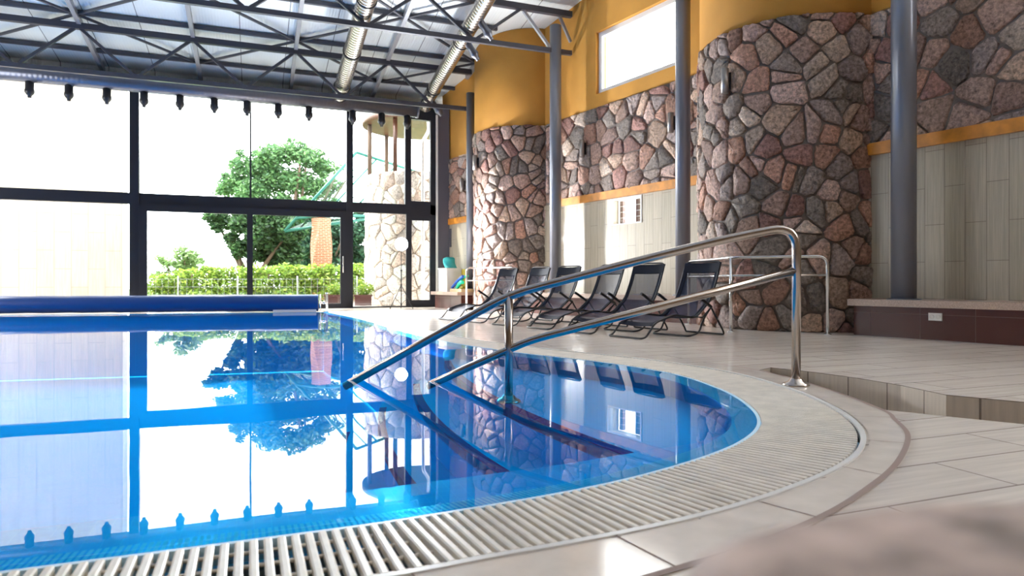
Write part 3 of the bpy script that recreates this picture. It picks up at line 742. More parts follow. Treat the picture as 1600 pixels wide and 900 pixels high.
duct(2.03, 'thicker silver spiral duct over the middle of the pool', (17.0, 15.2, 13.1, 11.3), ())
duct(4.25, 'thinner silver spiral duct closer to the ochre wall', (16.6, 14.2, 12.0), ((17.1, 0), (14.0, 0), (13.1, 0)))
root = empty('air_pipe', (0, 17.6, 5.08), 'dark horizontal air pipe with hanging nozzles across the top of the window wall', 'air pipe')
mb = MB(); mb.tube([(-9.5, 17.6, 5.27), (4.05, 17.6, 5.27)], 0.185, 28); mb.lathe((4.03, 17.6, 5.27), [(0.2, 0), (0.2, 0.05)], 28, (1, 0, 0)); mb.build('pipe_tube', 'pipe', root)
for X in (-8.3, -7.57, -6.83, -6.09, -5.35, -4.61, -3.87, -3.13, -2.38, -1.63, -0.89, -0.16, 0.56, 1.29, 2.37, 3.11, 3.78):
    mb = MB(); mb.lathe((X, 17.6, 5.12), [(0.085, 0), (0.085, -0.17), (0.098, -0.21), (0.098, -0.25), (0.06, -0.31), (0.045, -0.315), (0.036, -0.37)], 18); mb.build('nozzle', 'blackp', root)

# ------------------------------------------------------------------ pool cover roll
a = Vector((1.46, 16.25, 0)); b = Vector((-8.9, 17.76, 0)); dr = (b-a).normalized(); R0 = 0.185
root = empty('pool_cover_reel', (0, 16.4, 0), 'rolled blue pool cover on its reel along the far pool edge', 'pool cover')
mb = MB(); pr = []
for k in range(29):
    an = 2*pi*k/28; pr.append((R0*(1+0.012*k/28)*cos(an), R0*(1+0.012*k/28)*sin(an)))
side = Vector((-dr.y, dr.x, 0))
cz = 0.215
L = (b-a).length; vs = []; K = 40
for i in range(K+1):
    c0 = a+dr*(0.06+(L-.1)*i/K)+Vector((0, 0, cz)); w_ = 1+0.02*sin(i*2.1)+(0.03 if i < 8 else 0)
    for (x, z) in pr[:-1]: vs.append(c0+side*x*w_+Vector((0, 0, z*w_)))
n = len(pr)-1
mb.add(vs, [(i*n+k, i*n+(k+1) % n, (i+1)*n+(k+1) % n, (i+1)*n+k) for i in range(K) for k in range(n)], None, True)
mb.add(vs[:n], [tuple(range(n))]); mb.build('rolled_cover', 'vinyl', root)
mb = MB(); mb.lathe(a+Vector((0, 0, cz)), [(0.2, 0), (0.2, 0.02)], 28, dr); mb.lathe(a+Vector((0, 0, cz))-dr*0.14, [(0.03, 0), (0.03, 0.15)], 12, dr); mb.build('end_disc', 'chrome', root)
mb = MB(); q = a-dr*0.13
mb.bar((q.x, q.y, 0.0), (q.x, q.y, 0.43), 0.05, 0.05); mb.box((q.x, q.y, 0.01), (0.16, 0.3, 0.02)); mb.lathe((q.x, q.y, 0.43), [(0.035, 0), (0.035, 0.02)], 10); mb.build('end_stand', 'chrome', root)
mb = MB(); p0 = a+dr*0.1+side*0.0; p1 = a+dr*1.05
fr = Vector((-side.x, -side.y, 0)) if side.y > 0 else side
mb.bar(p0+fr*0.10+Vector((0, 0, .035)), p1+fr*0.10+Vector((0, 0, .035)), 0.05, 0.06); mb.build('white_slat_end', 'white', root)

# ------------------------------------------------------------------ handrail into the water
root = empty('pool_handrail', (3.34, 3.47, 0), 'brushed steel double handrail running from the deck down into the water', 'handrail')
def railp(x, y): # the rail stands in one upright plane from (3.34,3.47) to (0.62,4.82)
    A = Vector((3.34, 3.47)); B = Vector((0.62, 4.82)); r = ray(x, y); d = B-A
    den = r[0]*d.y-r[1]*d.x; t = (A.x*d.y-A.y*d.x)/den
    return Vector((r[0]*t, r[1]*t, CAM_Z+r[2]*t))
rr_ = 0.029
up = [railp(1244, 430), railp(1244, 358), railp(1215, 360), railp(1150, 369), railp(1050, 392), railp(795, 460), railp(545, 601)]
top = [Vector((3.34, 3.47, 0.02)), railp(1244, 363), railp(1205, 360)]
pts = fillet([Vector((3.34, 3.47, 0.01)), railp(1245, 359)], 0.1)
pathU = fillet([Vector((3.34, 3.47, 0.01)), railp(1245, 352), railp(1150, 370), railp(1050, 394), railp(797, 460), railp(545, 600)+(railp(545, 600)-railp(797, 460)).normalized()*0.035], 0.17, 8)
mb = MB(); mb.tube(pathU, rr_, 18); mb.build('upper_rail', 'inox', root)
pathL = fillet([railp(1244, 423), railp(830, 531), railp(790, 548), railp(675, 600)+(railp(675, 600)-railp(790, 548)).normalized()*0.035], 0.15, 8)
mb = MB(); mb.tube(pathL, rr_*0.93, 18); mb.build('lower_rail', 'inox', root)
pm = railp(795, 460); mb = MB(); mb.tube([(pm.x, pm.y, -0.14), (pm.x, pm.y, pm.z-0.01)], rr_, 18); mb.build('post', 'inox', root)
fl = [(0.028, 0.075), (0.045, 0.06), (0.075, 0.022), (0.082, 0.008), (0.082, 0)]
fl = [(0.085, 0), (0.085, 0.008), (0.075, 0.018), (0.05, 0.03), (0.04, 0.045), (0.031, 0.05)]
mb = MB(); mb.lathe((3.34, 3.47, 0.003), fl, 28); mb.build('floor_flange', 'inox', root)
mb = MB(); mb.lathe((pm.x, pm.y, -0.138), fl, 28); mb.build('floor_flange', 'inox', root)

# thin rails by the pillars
def thinrail(pts, lowz, posts, label, r=0.021):
    root = empty('guard_rail', (pts[0].x, pts[0].y, 0), label, 'guard rail')
    hz = 1.03
    P = [pts[0]]+[Vector((p.x, p.y, hz)) for p in pts]+[pts[-1]]
    mb = MB(); mb.tube(fillet(P, 0.13, 7), r, 12); mb.build('top_rail', 'chrome', root)
    mb = MB(); mb.tube([Vector((p.x, p.y, lowz)) for p in pts], r*0.8, 10); mb.build('mid_rail', 'chrome', root)
    for p in posts: mb = MB(); mb.tube([p, Vector((p.x, p.y, hz))], r, 12); mb.build('post', 'chrome', root)
    for p in posts+[pts[0], pts[-1]]: mb = MB(); mb.lathe(p, [(0.05, 0), (0.05, 0.008), (0.03, 0.02)], 16); mb.build('post_flange', 'chrome', root)
thinrail([onZ(1293, 523), onZ(1142, 519), onZ(1076, 507)], 0.78, [onZ(1142, 519)], 'thin steel guard rail in front of the near stone pillar')
thinrail([onZ(803, 490), onZ(742, 487), onZ(729, 487.5)], 0.74, [onZ(742, 487)], 'thin steel guard rail in front of the far stone pillar')

# ------------------------------------------------------------------ loungers
def make_lounger():
    root = empty('sun_lounger', (0, 0, 0)); Wd = 0.60; r = 0.0125
    main = [(0.0, 0.014), (0.07, 0.03), (0.22, 0.20), (0.54, 0.285), (0.92, 0.235), (1.19, 0.45), (1.29, 0.66), (1.40, 0.965)]
    side = lambda y: [Vector((t, y, z)) for t, z in main]
    A = side(0.0); B = side(Wd); mb = MB()
    loop = list(A[1:])+list(reversed(B[1:]))+[Vector((0.0, Wd, 0.014)), Vector((0.0, 0, 0.014))]
    n = len(loop); out = []
    for i in range(n):
        a, b, c = loop[i-1], loop[i], loop[(i+1) % n]; rr = min(0.08, (a-b).length*0.45, (c-b).length*0.45)
        p0 = b+(a-b).normalized()*rr; p2 = b+(c-b).normalized()*rr
        for j in range(5): t = j/4; out.append(p0*(1-t)**2+b*2*t*(1-t)+p2*t*t)
    mb.tube(out, r, 8, closed=True); mb.build('seat_frame', 'black', root, local=True)
    piv = (1.17, 0.37)
    for nm, pt in (('front_leg_frame', [(piv[0], piv[1]), (1.03, 0.22), (0.95, 0.05), (0.78, 0.012)]), ('rear_leg_frame', [(piv[0], piv[1]), (1.40, 0.06), (1.42, 0.012)])):
        a_ = [Vector((t, -0.03, z)) for t, z in pt]; b_ = [Vector((t, Wd+0.03, z)) for t, z in reversed(pt)]
        mb = MB(); mb.tube(fillet(a_+b_, 0.06, 5), r, 8); mb.build(nm, 'black', root, local=True)
    for y in (-0.035, Wd+0.035):
        mb = MB(); mb.tube(fillet([Vector((1.17, y, 0.37)), Vector((0.93, y, 0.515)), Vector((0.89, y, 0.53))], 0.02), 0.021, 8); mb.build('armrest', 'black', root, local=True)
        mb = MB(); mb.tube([Vector((1.17, y, 0.37)), Vector((1.0, y, 0.24)), Vector((0.80, y, 0.262))], 0.009, 6); mb.build('link_bar', 'black', root, local=True)
    P = fillet([Vector((t, 0, z)) for t, z in [(0.17, 0.158), (0.24, 0.20), (0.54, 0.28), (0.92, 0.232), (1.19, 0.45), (1.29, 0.66), (1.395, 0.95)]], 0.07, 5)
    P = resample(P, 0.045)
    def strip(y0, y1, i0, i1, lift, sag, name, m, par=root):
        mb = MB(); ny = 8; vs = []
        Q = P[i0:i1+1]
        for i, p in enumerate(Q):
            tt = Q[min(i+1, len(Q)-1)]-Q[max(i-1, 0)]; nn_ = Vector((-tt.z, 0, tt.x)).normalized()
            for j in range(ny+1):
                y = y0+(y1-y0)*j/ny; s_ = sag*sin(pi*(y/Wd)) if 0 <= y <= Wd else 0
                vs.append(p+Vector((0, y, 0))+nn_*(lift-s_))
        mb.add(vs, [(i*(ny+1)+j, i*(ny+1)+j+1, (i+1)*(ny+1)+j+1, (i+1)*(ny+1)+j) for i in range(len(Q)-1) for j in range(ny)], None, True)
        return mb.build(name, m, par, local=True)
    fab = strip(0.01, Wd-0.01, 0, len(P)-1, 0.0, 0.022, 'textile_seat', 'textile')
    e = len(P)-1
    for nm, y0, y1, i0 in (('side_hem', -0.013, 0.055, 0), ('side_hem', Wd-0.055, Wd+0.013, 0), ('head_band', 0.0, Wd, e-3), ('foot_band', 0.0, Wd, 0)):
        i1 = e if nm != 'foot_band' else 2
        for lf in (0.005, -0.005) if nm != 'head_band' else (0.014, -0.014):
            strip(y0, y1, i0, i1, lf, 0.022 if 'band' in nm else 0.003, nm, 'hem', fab) if lf > 0 else None
            if lf < 0 and nm != 'foot_band': strip(y0, y1, i0, i1, lf, 0.022 if 'band' in nm else 0.003, nm, 'hem', fab)
    return root
proto = make_lounger()
ll = ['navy mesh lounger at the right end of the row, nearest the camera', 'navy mesh lounger second from the right end of the row', 'navy mesh lounger third from the right end, under the upper handrail line',
      'navy mesh lounger third from the left, in front of the column by the far pillar', 'navy mesh lounger second from the left, seen just right of the handrail post', 'bluish mesh lounger at the far left end of the row']
ofs = [(1003, 531), (919, 526), (866, 519), (812, 512), (757, 508), (706, 502.5)]
for i, (px, l) in enumerate(zip(ofs, ll)):
    o = proto if i == 0 else copy_tree(proto)
    p = Vector((4.32, 6.93, 0))+Vector((W2[0], W2[1], 0))*(0.955*i)
    o.location = p; o.rotation_euler = (0, 0, PHI+radians([0, 2, -3, 2, -1, 3][i])); tag(o, l, 'lounger', 'sun loungers in a row along the deck')

# ------------------------------------------------------------------ flash on a light stand
fp = onZ(627, 483); root = empty('photo_light_stand', fp, 'lit photographic flash on a thin black tripod stand by the open terrace door', 'light stand')
mb = MB(); mb.tube([fp+Vector((0, 0, .05)), fp+Vector((0, 0, 1.0))], 0.014, 10); mb.tube([fp+Vector((0, 0, 1.0)), fp+Vector((0, 0, 1.62))], 0.010, 10); mb.build('pole', 'black', root)
for k in range(3):
    an = radians(200+120*k); d = Vector((cos(an), sin(an), 0))
    mb = MB(); mb.tube([fp+Vector((0, 0, .62)), fp+d*0.34+Vector((0, 0, 0.012))], 0.010, 8); mb.build('leg', 'black', root)
    mb = MB(); mb.tube([fp+Vector((0, 0, .12)), fp+d*0.19+Vector((0, 0, 0.30))], 0.007, 8); mb.build('brace', 'black', root)
for z in (0.12, 0.62, 1.0): mb = MB(); mb.lathe(fp+Vector((0, 0, z-0.02)), [(0.024, 0), (0.024, 0.045)], 12); mb.build('collar', 'blackp', root)
toc = Vector((-fp.x, -fp.y, -0.3)).normalized(); hc = fp+Vector((0, 0, 1.68))
mb = MB(); mb.lathe(hc-toc*0.16, [(0.05, 0), (0.055, 0.02), (0.055, 0.14), (0.15, 0.215), (0.18, 0.235)], 24, toc); hd = mb.build('flash_head', 'blackp', root)
mb = MB(); mb.lathe(hc+toc*0.065, [(0.168, 0.002), (0.168, 0.012), (0.08, 0.03)], 24, toc); mb.build('flash_glass', 'flash', root)
fl_d = bpy.data.lights.new('flash_light', 'SPOT'); fl_d.energy = FLASH_W*4; fl_d.spot_size = radians(150); fl_d.spot_blend = 0.5; fl_d.shadow_soft_size = 0.15; fl_d.color = (0.95, 0.97, 1.0)
flo = bpy.data.objects.new('flash_light', fl_d); COL.objects.link(flo); flo.location = hc+toc*0.14; flo.rotation_euler = toc.to_track_quat('-Z', 'Y').to_euler()

# ------------------------------------------------------------------ wall lamps, socket, switches
def wall_lamp(pos, nrm, label, r=0.055, h=0.36):
    root = empty('wall_lamp', pos, label, 'wall lamp'); nrm = Vector(nrm)
    mb = MB(); mb.lathe(pos+nrm*(r+0.03), [(r, 0), (r, h)], 24); mb.lathe(pos+nrm*(r+0.03), [(r*0.8, -0.004), (r*0.8, h+0.004)], 24); mb.build('shade', 'satin', root)
    mb = MB(); T = Vector((-nrm.y, nrm.x, 0)); mb.box(pos+nrm*0.015+Vector((0, 0, h/2)), (0.03, 0.08, h*0.7), (nrm, T, Vector((0, 0, 1)))); mb.build('mount', 'blackp', root)
def on_pillar(x_px, y_px, s_c, r, nc=9.5):
    c = NS(nc, s_c); d = Vector(ray(x_px, HOR)); d2 = Vector((d.x, d.y)); cc = Vector((c.x, c.y))
    A = d2.dot(d2); B = -2*d2.dot(cc); C_ = cc.dot(cc)-(r+0.03)**2; disc = B*B-4*A*C_
    t = (-B-sqrt(max(0, disc)))/(2*A); p = d2*t; nrm = (p-cc).normalized()
    return Vector((p.x, p.y, CAM_Z+(HOR-y_px)/F_PX*t)), (nrm.x, nrm.y, 0)
nwall = (-N2[0], -N2[1], 0)
p, nn_ = on_pillar(1139, 147, 6.586, 1.44); wall_lamp(p, nn_, 'steel cylinder wall lamp high on the near stone pillar')
p, nn_ = on_pillar(747, 266, 14.257, 1.30); wall_lamp(p, nn_, 'steel cylinder wall lamp on the left edge of the far stone pillar')
p = onN(914, 246, N_W-0.04); wall_lamp(p, nwall, 'steel cylinder wall lamp on the stone wall right of the far pillar')
p = onN(1053, 208, N_W-0.04); wall_lamp(p, nwall, 'steel cylinder wall lamp half hidden behind the column left of the near pillar')
p = onN(726, 300, 8.78); wall_lamp(p, nwall, 'steel cylinder wall lamp on the corner stone wall, left of the thin column')
p = onN(1462, 501, 8.54); root = empty('power_socket', p, 'white double power socket under the right bench top', 'socket')
mb = MB(); ax = (Vector((*W2, 0)), Vector((*N2, 0)), Vector((0, 0, 1))); mb.box(p+Vector((0, 0, .045)), (0.15, 0.03, 0.09), ax); mb.build('cover_plate', 'white', root)
for s_ in (-0.035, 0.035):
    mb = MB(); mb.lathe(p+ax[0]*s_+Vector((0, 0, .045))-ax[1]*0.012, [(0.024, 0), (0.024, 0.01), (0.02, 0.011), (0.019, 0.006)], 16, -ax[1]); mb.build('outlet', 'rim', root)
p = onN(694, 372, 8.78); mb = MB(); mb.box(p, (0.12, 0.05, 0.20), ax); mb.box(p-ax[1]*0.03+Vector((0, 0, .03)), (0.06, 0.02, 0.06), ax); tag(mb.build('wall_switch', 'white'), 'small white wall switch on the corner tiles by the door', 'switch')
p = onN(703, 372, 8.79); mb = MB(); mb.box(p, (0.16, 0.03, 0.52), ax); root = mb.build('mirror_panel', 'frame_l'); tag(root, 'narrow dark panel on the corner tiles above the float box', 'panel')

# ------------------------------------------------------------------ float box and swim toys on the corner bench
bz = 0.45
def corner(px, n, z=bz):
    p = onN(px, 440, n); return Vector((p.x, p.y, z))
c = corner(703, 8.35); ax = (Vector((*W2, 0)), Vector((*N2, 0)), Vector((0, 0, 1)))
sz = (0.40, 0.50, 0.62)
root = empty('float_box', c, 'white box on the corner bench with a turquoise board on top', 'box')
mb = MB(); mb.box(c+Vector((0, 0, .30)), (0.50, 0.44, 0.60), ax); mb.build('box_body', 'white', root)
mb = MB(); mb.box(c+Vector((0, 0, .61)), (0.53, 0.47, 0.03), ax); mb.build('box_lid', 'white', root)
mb = MB(); k0 = c+Vector((0, 0, .625)); vs = []; nn_ = 12
for i in range(nn_+1):
    t_ = i/nn_; off_ = 0.14*sin(t_*pi*0.75); w_ = 0.17 if t_ < 0.8 else 0.17*sqrt(max(0.05, 1-((t_-0.8)/0.24)**2))
    for sgn_ in (-1, 1):
        for th in (0, 0.035): vs.append(k0+ax[0]*(-0.10+off_+th)+ax[1]*(sgn_*w_)+Vector((0, 0, t_*0.30)))
fs = []
for i in range(nn_):
    q = i*4; fs += [(q, q+2, q+6, q+4), (q+1, q+5, q+7, q+3), (q, q+4, q+5, q+1), (q+2, q+3, q+7, q+6)]
fs += [(0, 1, 3, 2), (nn_*4, nn_*4+2, nn_*4+3, nn_*4+1)]
mb.add(vs, fs, None, True); tag(mb.build('kickboard', 'turq'), 'curved turquoise foam kickboard on the white float box', 'kickboard')
tr = corner(722, 8.14); mb = MB(); mb.box(tr+Vector((0, 0, .02)), (0.62, 0.38, 0.04), ax)
for s_ in (-0.3, 0.3): mb.box(tr+ax[0]*s_+Vector((0, 0, .05)), (0.02, 0.38, 0.06), ax)
for s_ in (-0.18, 0.18): mb.box(tr+ax[1]*s_+Vector((0, 0, .05)), (0.62, 0.02, 0.06), ax)
tag(mb.build('toy_tray', 'tray'), 'shallow tan tray of swim noodles on the corner bench', 'tray')
def noodle(p, q, bow, m, label, r=0.035):
    p, q = Vector(p), Vector(q); P = [p.lerp(q, k/14)+Vector((0, 0, bow*sin(pi*k/14))) for k in range(15)]
    mb = MB(); mb.tube(P, r, 12); tag(mb.build('swim_noodle', m), label, 'swim noodle', 'swim noodles in the tray')
noodle(tr+ax[0]*0.36-ax[1]*0.10+Vector((0, 0, .10)), tr-ax[0]*0.24-ax[1]*0.10+Vector((0, 0, .40)), 0.03, 'navyf', 'dark blue swim noodle slanting up out of the tan tray, leftmost')
noodle(tr+ax[0]*0.22-ax[1]*0.02+Vector((0, 0, .09)), tr-ax[0]*0.28+Vector((0, 0, .40)), 0.09, 'greenf', 'upper green swim noodle arching over the tan tray')
noodle(tr+ax[0]*0.05-ax[1]*0.12+Vector((0, 0, .09)), tr-ax[0]*0.28-ax[1]*0.13+Vector((0, 0, .24)), 0.06, 'greenf', 'short lower green swim noodle lying in the tan tray', 0.045)
noodle(tr+ax[0]*0.27+ax[1]*0.09+Vector((0, 0, .08)), tr+ax[0]*0.10+ax[1]*0.1+Vector((0, 0, .10)), 0.02, 'yellowf', 'yellow swim noodle at the left of the tan tray')
yb_ = corner(724, 8.62); mb = MB(); mb.lathe(yb_+Vector((0, 0, .30))-ax[1]*0.02, [(0.16, 0), (0.30, 0.01), (0.30, 0.06), (0.16, 0.07)], 28, ax[1]); tag(mb.build('swim_ring', 'yellowf'), 'yellow swim ring standing behind the noodles on the bench', 'swim ring')

# ------------------------------------------------------------------ foreground stone close to the lens
zt = 0.575
slab_px = [(1700, 762), (1560, 772), (1475, 780), (1350, 790), (1230, 806), (1160, 824), (1095, 852), (1045, 905), (1010, 990)]
sp = [onZ(x, y, zt) for x, y in slab_px]; poly = [(p.x, p.y) for p in sp]+[(0.06, -0.1), (0.5, -0.35), (1.2, -0.2)]
mb = MB(); rnd = random.Random(4); n = len(poly); cx = sum(p[0] for p in poly)/n; cyy = sum(p[1] for p in poly)/n
vs = []
for f, z in ((1.05, 0.0), (1.10, 0.3), (1.04, zt-0.03), (1.0, zt-0.006), (0.93, zt), (0.5, zt+0.004)):
    for p in poly: vs.append((cx+(p[0]-cx)*f, cyy+(p[1]-cyy)*f, z+(rnd.uniform(-.003, .003) if z > .5 else 0)))
vs.append((cx, cyy, zt+0.004))
fs = [(r*n+k, r*n+(k+1) % n, (r+1)*n+(k+1) % n, (r+1)*n+k) for r in range(5) for k in range(n)]+[(5*n+k, 5*n+(k+1) % n, 6*n) for k in range(n)]+[tuple(range(n))]
mb.add(vs, fs, None, True); tag(mb.build('stone_block', 'boulder'), 'blurred mottled brown stone block in the bottom right foreground', 'stone')

# ------------------------------------------------------------------ outside
mb = MB(); flat(mb, [(-22, 18.6), (18, 18.6), (18, 27.0), (-22, 27.0)], [], -0.03); struct('patio', mb, 'patio')
mb = MB(); flat(mb, [(-60, 27.0), (60, 27.0), (60, 90), (-60, 90)], [], -0.05); struct('lawn', mb, 'grass')
ex = onY(192, 300, 23.5).x
mb = MB(); mb.box(((ex-14)/2, 23.9, 4.2), (ex+14, 0.8, 8.4)); struct('wall_outside', mb, 'extwall')
# round stone tower with timber roof
tcn = atD(652, 300, 22.0); tc = Vector((tcn.x, tcn.y, 0)); TR = 1.66
root = empty('stone_tower', tc, 'round stone tower with a timber roof outside the terrace door', 'tower')
mb = MB(); mb.lathe(tc+Vector((0, 0, -.03)), [(TR-.04, 0), (TR-.04, 4.1)], 48); mb.build('tower_core', 'palemortar', root)
EXT = [(0.74, 0.64, 0.55), (0.70, 0.58, 0.50), (0.76, 0.68, 0.60), (0.72, 0.56, 0.46), (0.66, 0.58, 0.52)]  # stone tones whitened to paint in the flash glare over the tower
mb = MB(); a0 = atan2(-tc.y, -tc.x)
stones(mb, -pi*TR*0.6, pi*TR*0.6, -0.03, 4.08, 0.42, lambda s, z, e: Vector((tc.x+cos(a0+s/TR)*(TR-.04+e), tc.y+sin(a0+s/TR)*(TR-.04+e), z)), 77, gap=0.014, h=0.06, pal=EXT)
mb.build('stone_cladding', 'stone', root)
for k, an in enumerate([a0-1.35, a0-0.45, a0+0.5, a0+1.4, a0+2.4, a0-2.4]):
    q = tc+Vector((cos(an), sin(an), 0))*(TR-0.12); mb = MB(); mb.tube([q+Vector((0, 0, 4.05)), q+Vector((0, 0, 5.75))], 0.07, 12); mb.build('roof_post', 'timber' if k == 1 else 'bark', root)
mb = MB(); mb.lathe(tc+Vector((0, 0, 5.72)), [(TR+0.02, 0), (TR+.1, 0.02), (TR+0.1, 0.16), (0.2, 1.1)], 40); mb.build('timber_roof', 'timber', root)
q = atD(661, 300, 20.0); mb = MB(); mb.tube(fillet([(q.x, q.y, -0.03), (q.x, q.y, 4.9), (q.x+0.25, q.y+0.3, 5.3), (q.x+.25, q.y+.4, 5.7)], 0.1), 0.05, 12); mb.build('drain_pipe', 'white', root)
# twisted brick column and glass canopy
bc = atD(502, 420, 25.2); bc.z = 0; root = empty('brick_column', bc, 'twisted orange brick column holding the glass canopy outside', 'column')
mb = MB(); vs = []; K = 26
for i in range(K+1):
    t_ = i/K; z = t_*3.1; w_ = 0.28+0.10*sin(pi*min(1, t_*1.15)); an = radians(18+62*t_)
    for k in range(4): vs.append((bc.x+cos(an+k*pi/2)*w_*1.25, bc.y+sin(an+k*pi/2)*w_*1.25, z))
mb.add(vs, [(i*4+k, i*4+(k+1) % 4, (i+1)*4+(k+1) % 4, (i+1)*4+k) for i in range(K) for k in range(4)]+[(0, 1, 2, 3), (K*4, K*4+1, K*4+2, K*4+3)]); mb.build('brick_shaft', 'brick', root)
mb = MB(); mb.lathe((bc.x, bc.y, 3.1), [(0.16, 0), (0.16, 0.12)], 16); mb.build('steel_cap', 'green', root)
C0, C1, C2, C3 = atD(445, 361, 25.0), atD(557, 238, 25.4), atD(650, 268, 27.0), atD(575, 342, 26.0)
cc_ = (C0+C1+C2+C3)/4; root = empty('glass_canopy', (bc.x, bc.y, 3.1), 'sloping glass canopy in a green steel frame above the hedge', 'canopy')
mb = MB()
for a_, b_ in ((C0, C1), (C1, C2), (C2, C3), (C3, C0)): mb.tube([a_, b_], 0.055, 8)
mb.tube([C0.lerp(C1, .16), Vector((bc.x, bc.y, 3.22)), C3.lerp(C2, .05)], 0.06, 8)
for t_ in (0.33, 0.66): mb.tube([C0.lerp(C3, t_), C1.lerp(C2, t_)], 0.03, 8)
mb.build('steel_frame', 'green', root)
for t_ in (0.165, 0.5, 0.83): mb = MB(); mb.tube([C0.lerp(C3, t_), C1.lerp(C2, t_)], 0.018, 6); mb.build('glazing_bar', 'frame', root)
mb = MB(); nrm = (C1-C0).cross(C3-C0).normalized()*0.012; mb.add([C0, C1, C2, C3]+[p+nrm for p in (C0, C1, C2, C3)], [(0, 1, 2, 3), (4, 5, 6, 7), (0, 1, 5, 4), (1, 2, 6, 5), (2, 3, 7, 6), (3, 0, 4, 7)]); mb.build('glass_sheet', 'gglass', root)
# foliage
def leaves(mb, blobs, n, size, pal, seed, shell=0.5):
    rnd = random.Random(seed); vol = [b[1]*b[2]*b[3] for b in blobs]; tot = sum(vol)
    for bl, v in zip(blobs, vol):
        c, rx, ry, rz = Vector(bl[0]), bl[1], bl[2], bl[3]
        for _ in range(int(n*v/tot)+20):
            while True:
                d = Vector((rnd.gauss(0, 1), rnd.gauss(0, 1), rnd.gauss(0, 1)))
                if d.length > 1e-3: break
            d.normalize(); rad = shell+(1.05-shell)*rnd.random()**0.6
            p = c+Vector((d.x*rx, d.y*ry, d.z*rz))*rad
            u = Vector((rnd.uniform(-1, 1), rnd.uniform(-1, 1), rnd.uniform(-.6, .6))).normalized(); w_ = u.orthogonal().normalized()
            w_ = (w_*rnd.uniform(-1, 1)+u.cross(w_)*rnd.uniform(-1, 1)).normalized(); s_ = size*rnd.uniform(0.6, 1.3)
            col = pal[rnd.randrange(len(pal))]; k = rnd.uniform(0.75, 1.25); col = tuple(x*k for x in col)
            mb.add([p-u*s_, p+w_*s_*0.45, p+u*s_, p-w_*s_*0.45], [(0, 1, 2, 3)], col)
def branchy(root, base, tips, r0, seed=1):
    mb = MB(); rnd = random.Random(seed)
    for tp in tips:
        tp = Vector(tp); P = []; 
        for k in range(7):
            t_ = k/6; p = Vector(base).lerp(tp, t_); p += Vector((rnd.uniform(-.12, .12), rnd.uniform(-.12, .12), 0))*(1 if 0 < k < 6 else 0)
            p.x = base[0]+(p.x-base[0])*t_**0.5*1.0; P.append(p)
        mb.tube(P, [r0*(1-0.85*k/6) for k in range(7)], 8)
    mb.build('branches', 'bark', root)
DK = [(0.035, 0.085, 0.03), (0.05, 0.12, 0.04), (0.025, 0.065, 0.03), (0.07, 0.15, 0.05)]
MD = [(0.11, 0.22, 0.08), (0.08, 0.18, 0.07), (0.16, 0.30, 0.12), (0.06, 0.14, 0.06)]
LT = [(0.24, 0.36, 0.05), (0.18, 0.30, 0.04), (0.34, 0.44, 0.08), (0.12, 0.22, 0.04)]
PL = [(0.22, 0.34, 0.14), (0.28, 0.40, 0.18), (0.17, 0.28, 0.10)]
rnd = random.Random(12)
def blobs_from(px, d, jitter=0.5):
    out = []
    for (x, y, r) in px:
        q = atD(x, y, d+rnd.uniform(-jitter, jitter)); k = r*d/F_PX; out.append((q, k, k, k*0.8))
    return out
bt = atD(455, 450, 34); bt.z = -0.05
root = empty('broadleaf_tree', bt, 'large green broadleaf tree beyond the hedge in the middle of the window', 'tree')
up_ = blobs_from([(400, 270, 18), (380, 262, 22), (365, 290, 24), (395, 300, 26), (420, 245, 24), (450, 240, 22), (480, 245, 22), (505, 262, 20), (430, 280, 28), (465, 285, 28), (500, 295, 22), (350, 298, 12), (400, 325, 22), (440, 320, 24), (480, 325, 22), (525, 290, 12), (375, 240, 8), (455, 222, 8), (530, 262, 8), (340, 300, 8), (352, 275, 7), (545, 275, 7), (415, 262, 20), (520, 320, 14), (470, 228, 9), (430, 228, 8), (500, 240, 9), (375, 325, 14)], 34)
mb = MB(); leaves(mb, up_, 16000, 0.12, MD, 3, 0.2); tag(mb.build('foliage', 'leaf', root), None, None)
branchy(root, bt, [b_[0] for b_ in up_[::3]], 0.2)
bt = atD(390, 450, 26.8); bt.z = -0.05
root = empty('spreading_tree', bt, 'dark low-branched tree spreading left of the middle door stile', 'tree')
dk_ = blobs_from([(335, 345, 12), (355, 348, 14), (375, 352, 16), (395, 345, 22), (410, 370, 26), (380, 388, 16), (372, 398, 10), (430, 350, 26), (430, 385, 24), (455, 360, 24), (400, 400, 14), (345, 338, 12), (455, 395, 20), (325, 338, 9), (340, 356, 10), (362, 372, 12), (365, 385, 9), (420, 335, 18), (400, 330, 14), (375, 335, 12), (445, 335, 16), (425, 405, 16), (450, 412, 16)], 26.8)
mb = MB(); leaves(mb, dk_, 17000, 0.11, DK, 4, 0.2); mb.build('foliage', 'leaf', root)
branchy(root, bt, [b_[0] for b_ in dk_[::3]], 0.16, 2)
bt = atD(500, 450, 30.5); bt.z = -0.05
root = empty('evergreen_tree', bt, 'dark layered evergreen tree behind the twisted brick column', 'tree')
ev_ = blobs_from([(470, 350, 20), (500, 355, 24), (530, 360, 22), (555, 365, 22), (575, 350, 16), (475, 385, 22), (510, 390, 24), (545, 392, 22), (575, 395, 18), (560, 335, 10), (490, 410, 18), (530, 412, 18), (570, 412, 16)], 30.5)
mb = MB(); leaves(mb, ev_, 12000, 0.12, [(0.03, 0.09, 0.055), (0.04, 0.11, 0.06), (0.06, 0.15, 0.08), (0.02, 0.06, 0.04)], 5, 0.3); mb.build('foliage', 'leaf', root)
branchy(root, bt, [b_[0] for b_ in ev_[::3]], 0.16, 3)
bt = atD(285, 450, 26); bt.z = -0.05
root = empty('sapling', bt, 'small pale sapling left of the hedge', 'tree')
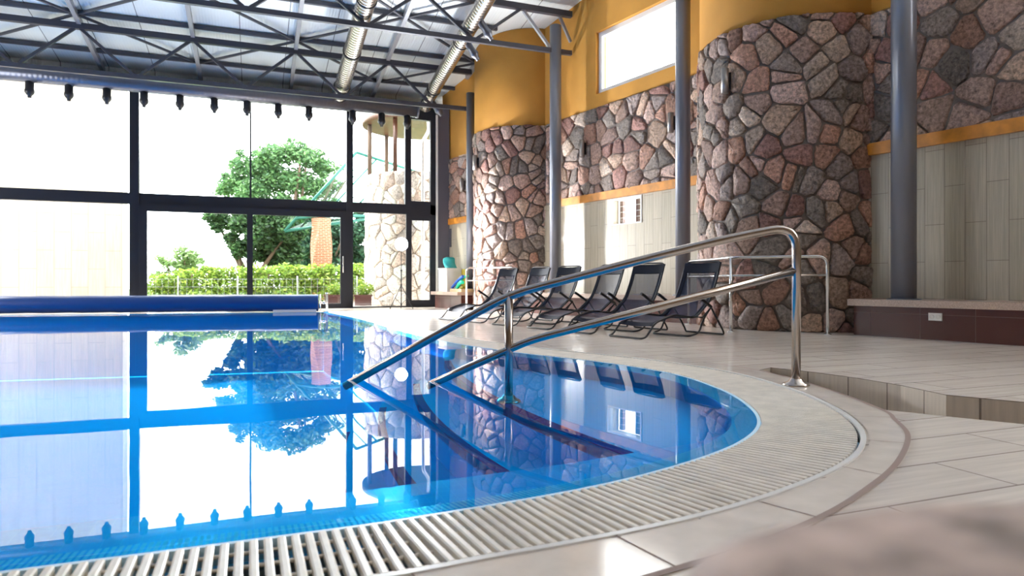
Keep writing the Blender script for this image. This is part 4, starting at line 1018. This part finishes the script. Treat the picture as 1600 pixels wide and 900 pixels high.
sa_ = blobs_from([(285, 396, 14), (300, 402, 14), (262, 412, 12), (290, 418, 18), (312, 408, 8), (265, 435, 16), (250, 405, 8), (290, 440, 18), (248, 430, 10)], 26, 0.3)
mb = MB(); leaves(mb, sa_, 2200, 0.09, PL, 6, 0.2); mb.build('foliage', 'leaf', root); branchy(root, bt, [b_[0] for b_ in sa_[::2]], 0.05, 5)
def hedge(x0, x1, ytop, d, n, seed, label):
    px = []; r_ = random.Random(seed); x = x0
    while x < x1:
        yt = ytop(x)+r_.uniform(-3, 3)
        for yy in (yt+12, yt+28, yt+44): px.append((x+r_.uniform(-4, 4), yy, 15))
        x += 13
    b0 = atD((x0+x1)/2, 450, d); b0.z = -0.03; root = empty('hedge', b0, label, 'hedge')
    mb = MB(); leaves(mb, blobs_from(px, d, 0.25), n, 0.075, LT, seed, 0.3); mb.build('foliage', 'leaf', root)
    mb = MB(); 
    for (x, y, r) in px[::3]:
        q = atD(x, 450, d); mb.tube([(q.x, q.y, -0.03), (q.x, q.y, 1.0)], 0.03, 6)
    mb.build('stems', 'bark', root)
hedge(238, 572, lambda x: 432-18*min(1, max(0, (x-238)/90)), 23.2, 13000, 8, 'bright yellow-green clipped hedge behind the wire fence')
# wire fence in front of the hedge
f0, f1 = atD(185, 450, 21.6), atD(558, 450, 21.6); root = empty('wire_fence', ((f0.x+f1.x)/2, (f0.y+f1.y)/2, -0.03), 'thin grey wire panel fence in front of the hedge', 'fence')
f0.z = f1.z = 0; mb = MB(); k = 0; L = (f1-f0).length
for z in (0.05, 0.3, 0.55, 0.8): mb.tube([f0+Vector((0, 0, z)), f1+Vector((0, 0, z))], 0.007, 4)
while k*0.2 < L:
    q = f0.lerp(f1, k*0.2/L); mb.tube([q, q+Vector((0, 0, .82))], 0.004, 4); k += 1
mb.build('wire_mesh', 'wire', root)
for t_ in (0, 0.25, 0.5, 0.75, 1): q = f0.lerp(f1, t_); mb = MB(); mb.tube([q+Vector((0, 0, -.03)), q+Vector((0, 0, .9))], 0.022, 8); mb.build('fence_post', 'wire', root)
# planters
for px, l in ((520, 'low brown planter seen through the sliding door'), (566, 'low brown planter right of the wide mullion')):
    q = atD(px, 470, 20.3); q.z = -0.03; root = empty('planter', q, l, 'planter')
    mb = MB(); mb.box(q+Vector((0, 0, .17)), (0.50, 0.4, 0.30)); mb.box(q+Vector((0, 0, .33)), (0.55, 0.46, 0.05)); mb.build('planter_box', 'plinth', root)
    mb = MB(); leaves(mb, [(q+Vector((0.1, 0, .5)), .25, .2, .2)], 260, 0.06, LT, 9); mb.build('foliage', 'leaf', root)
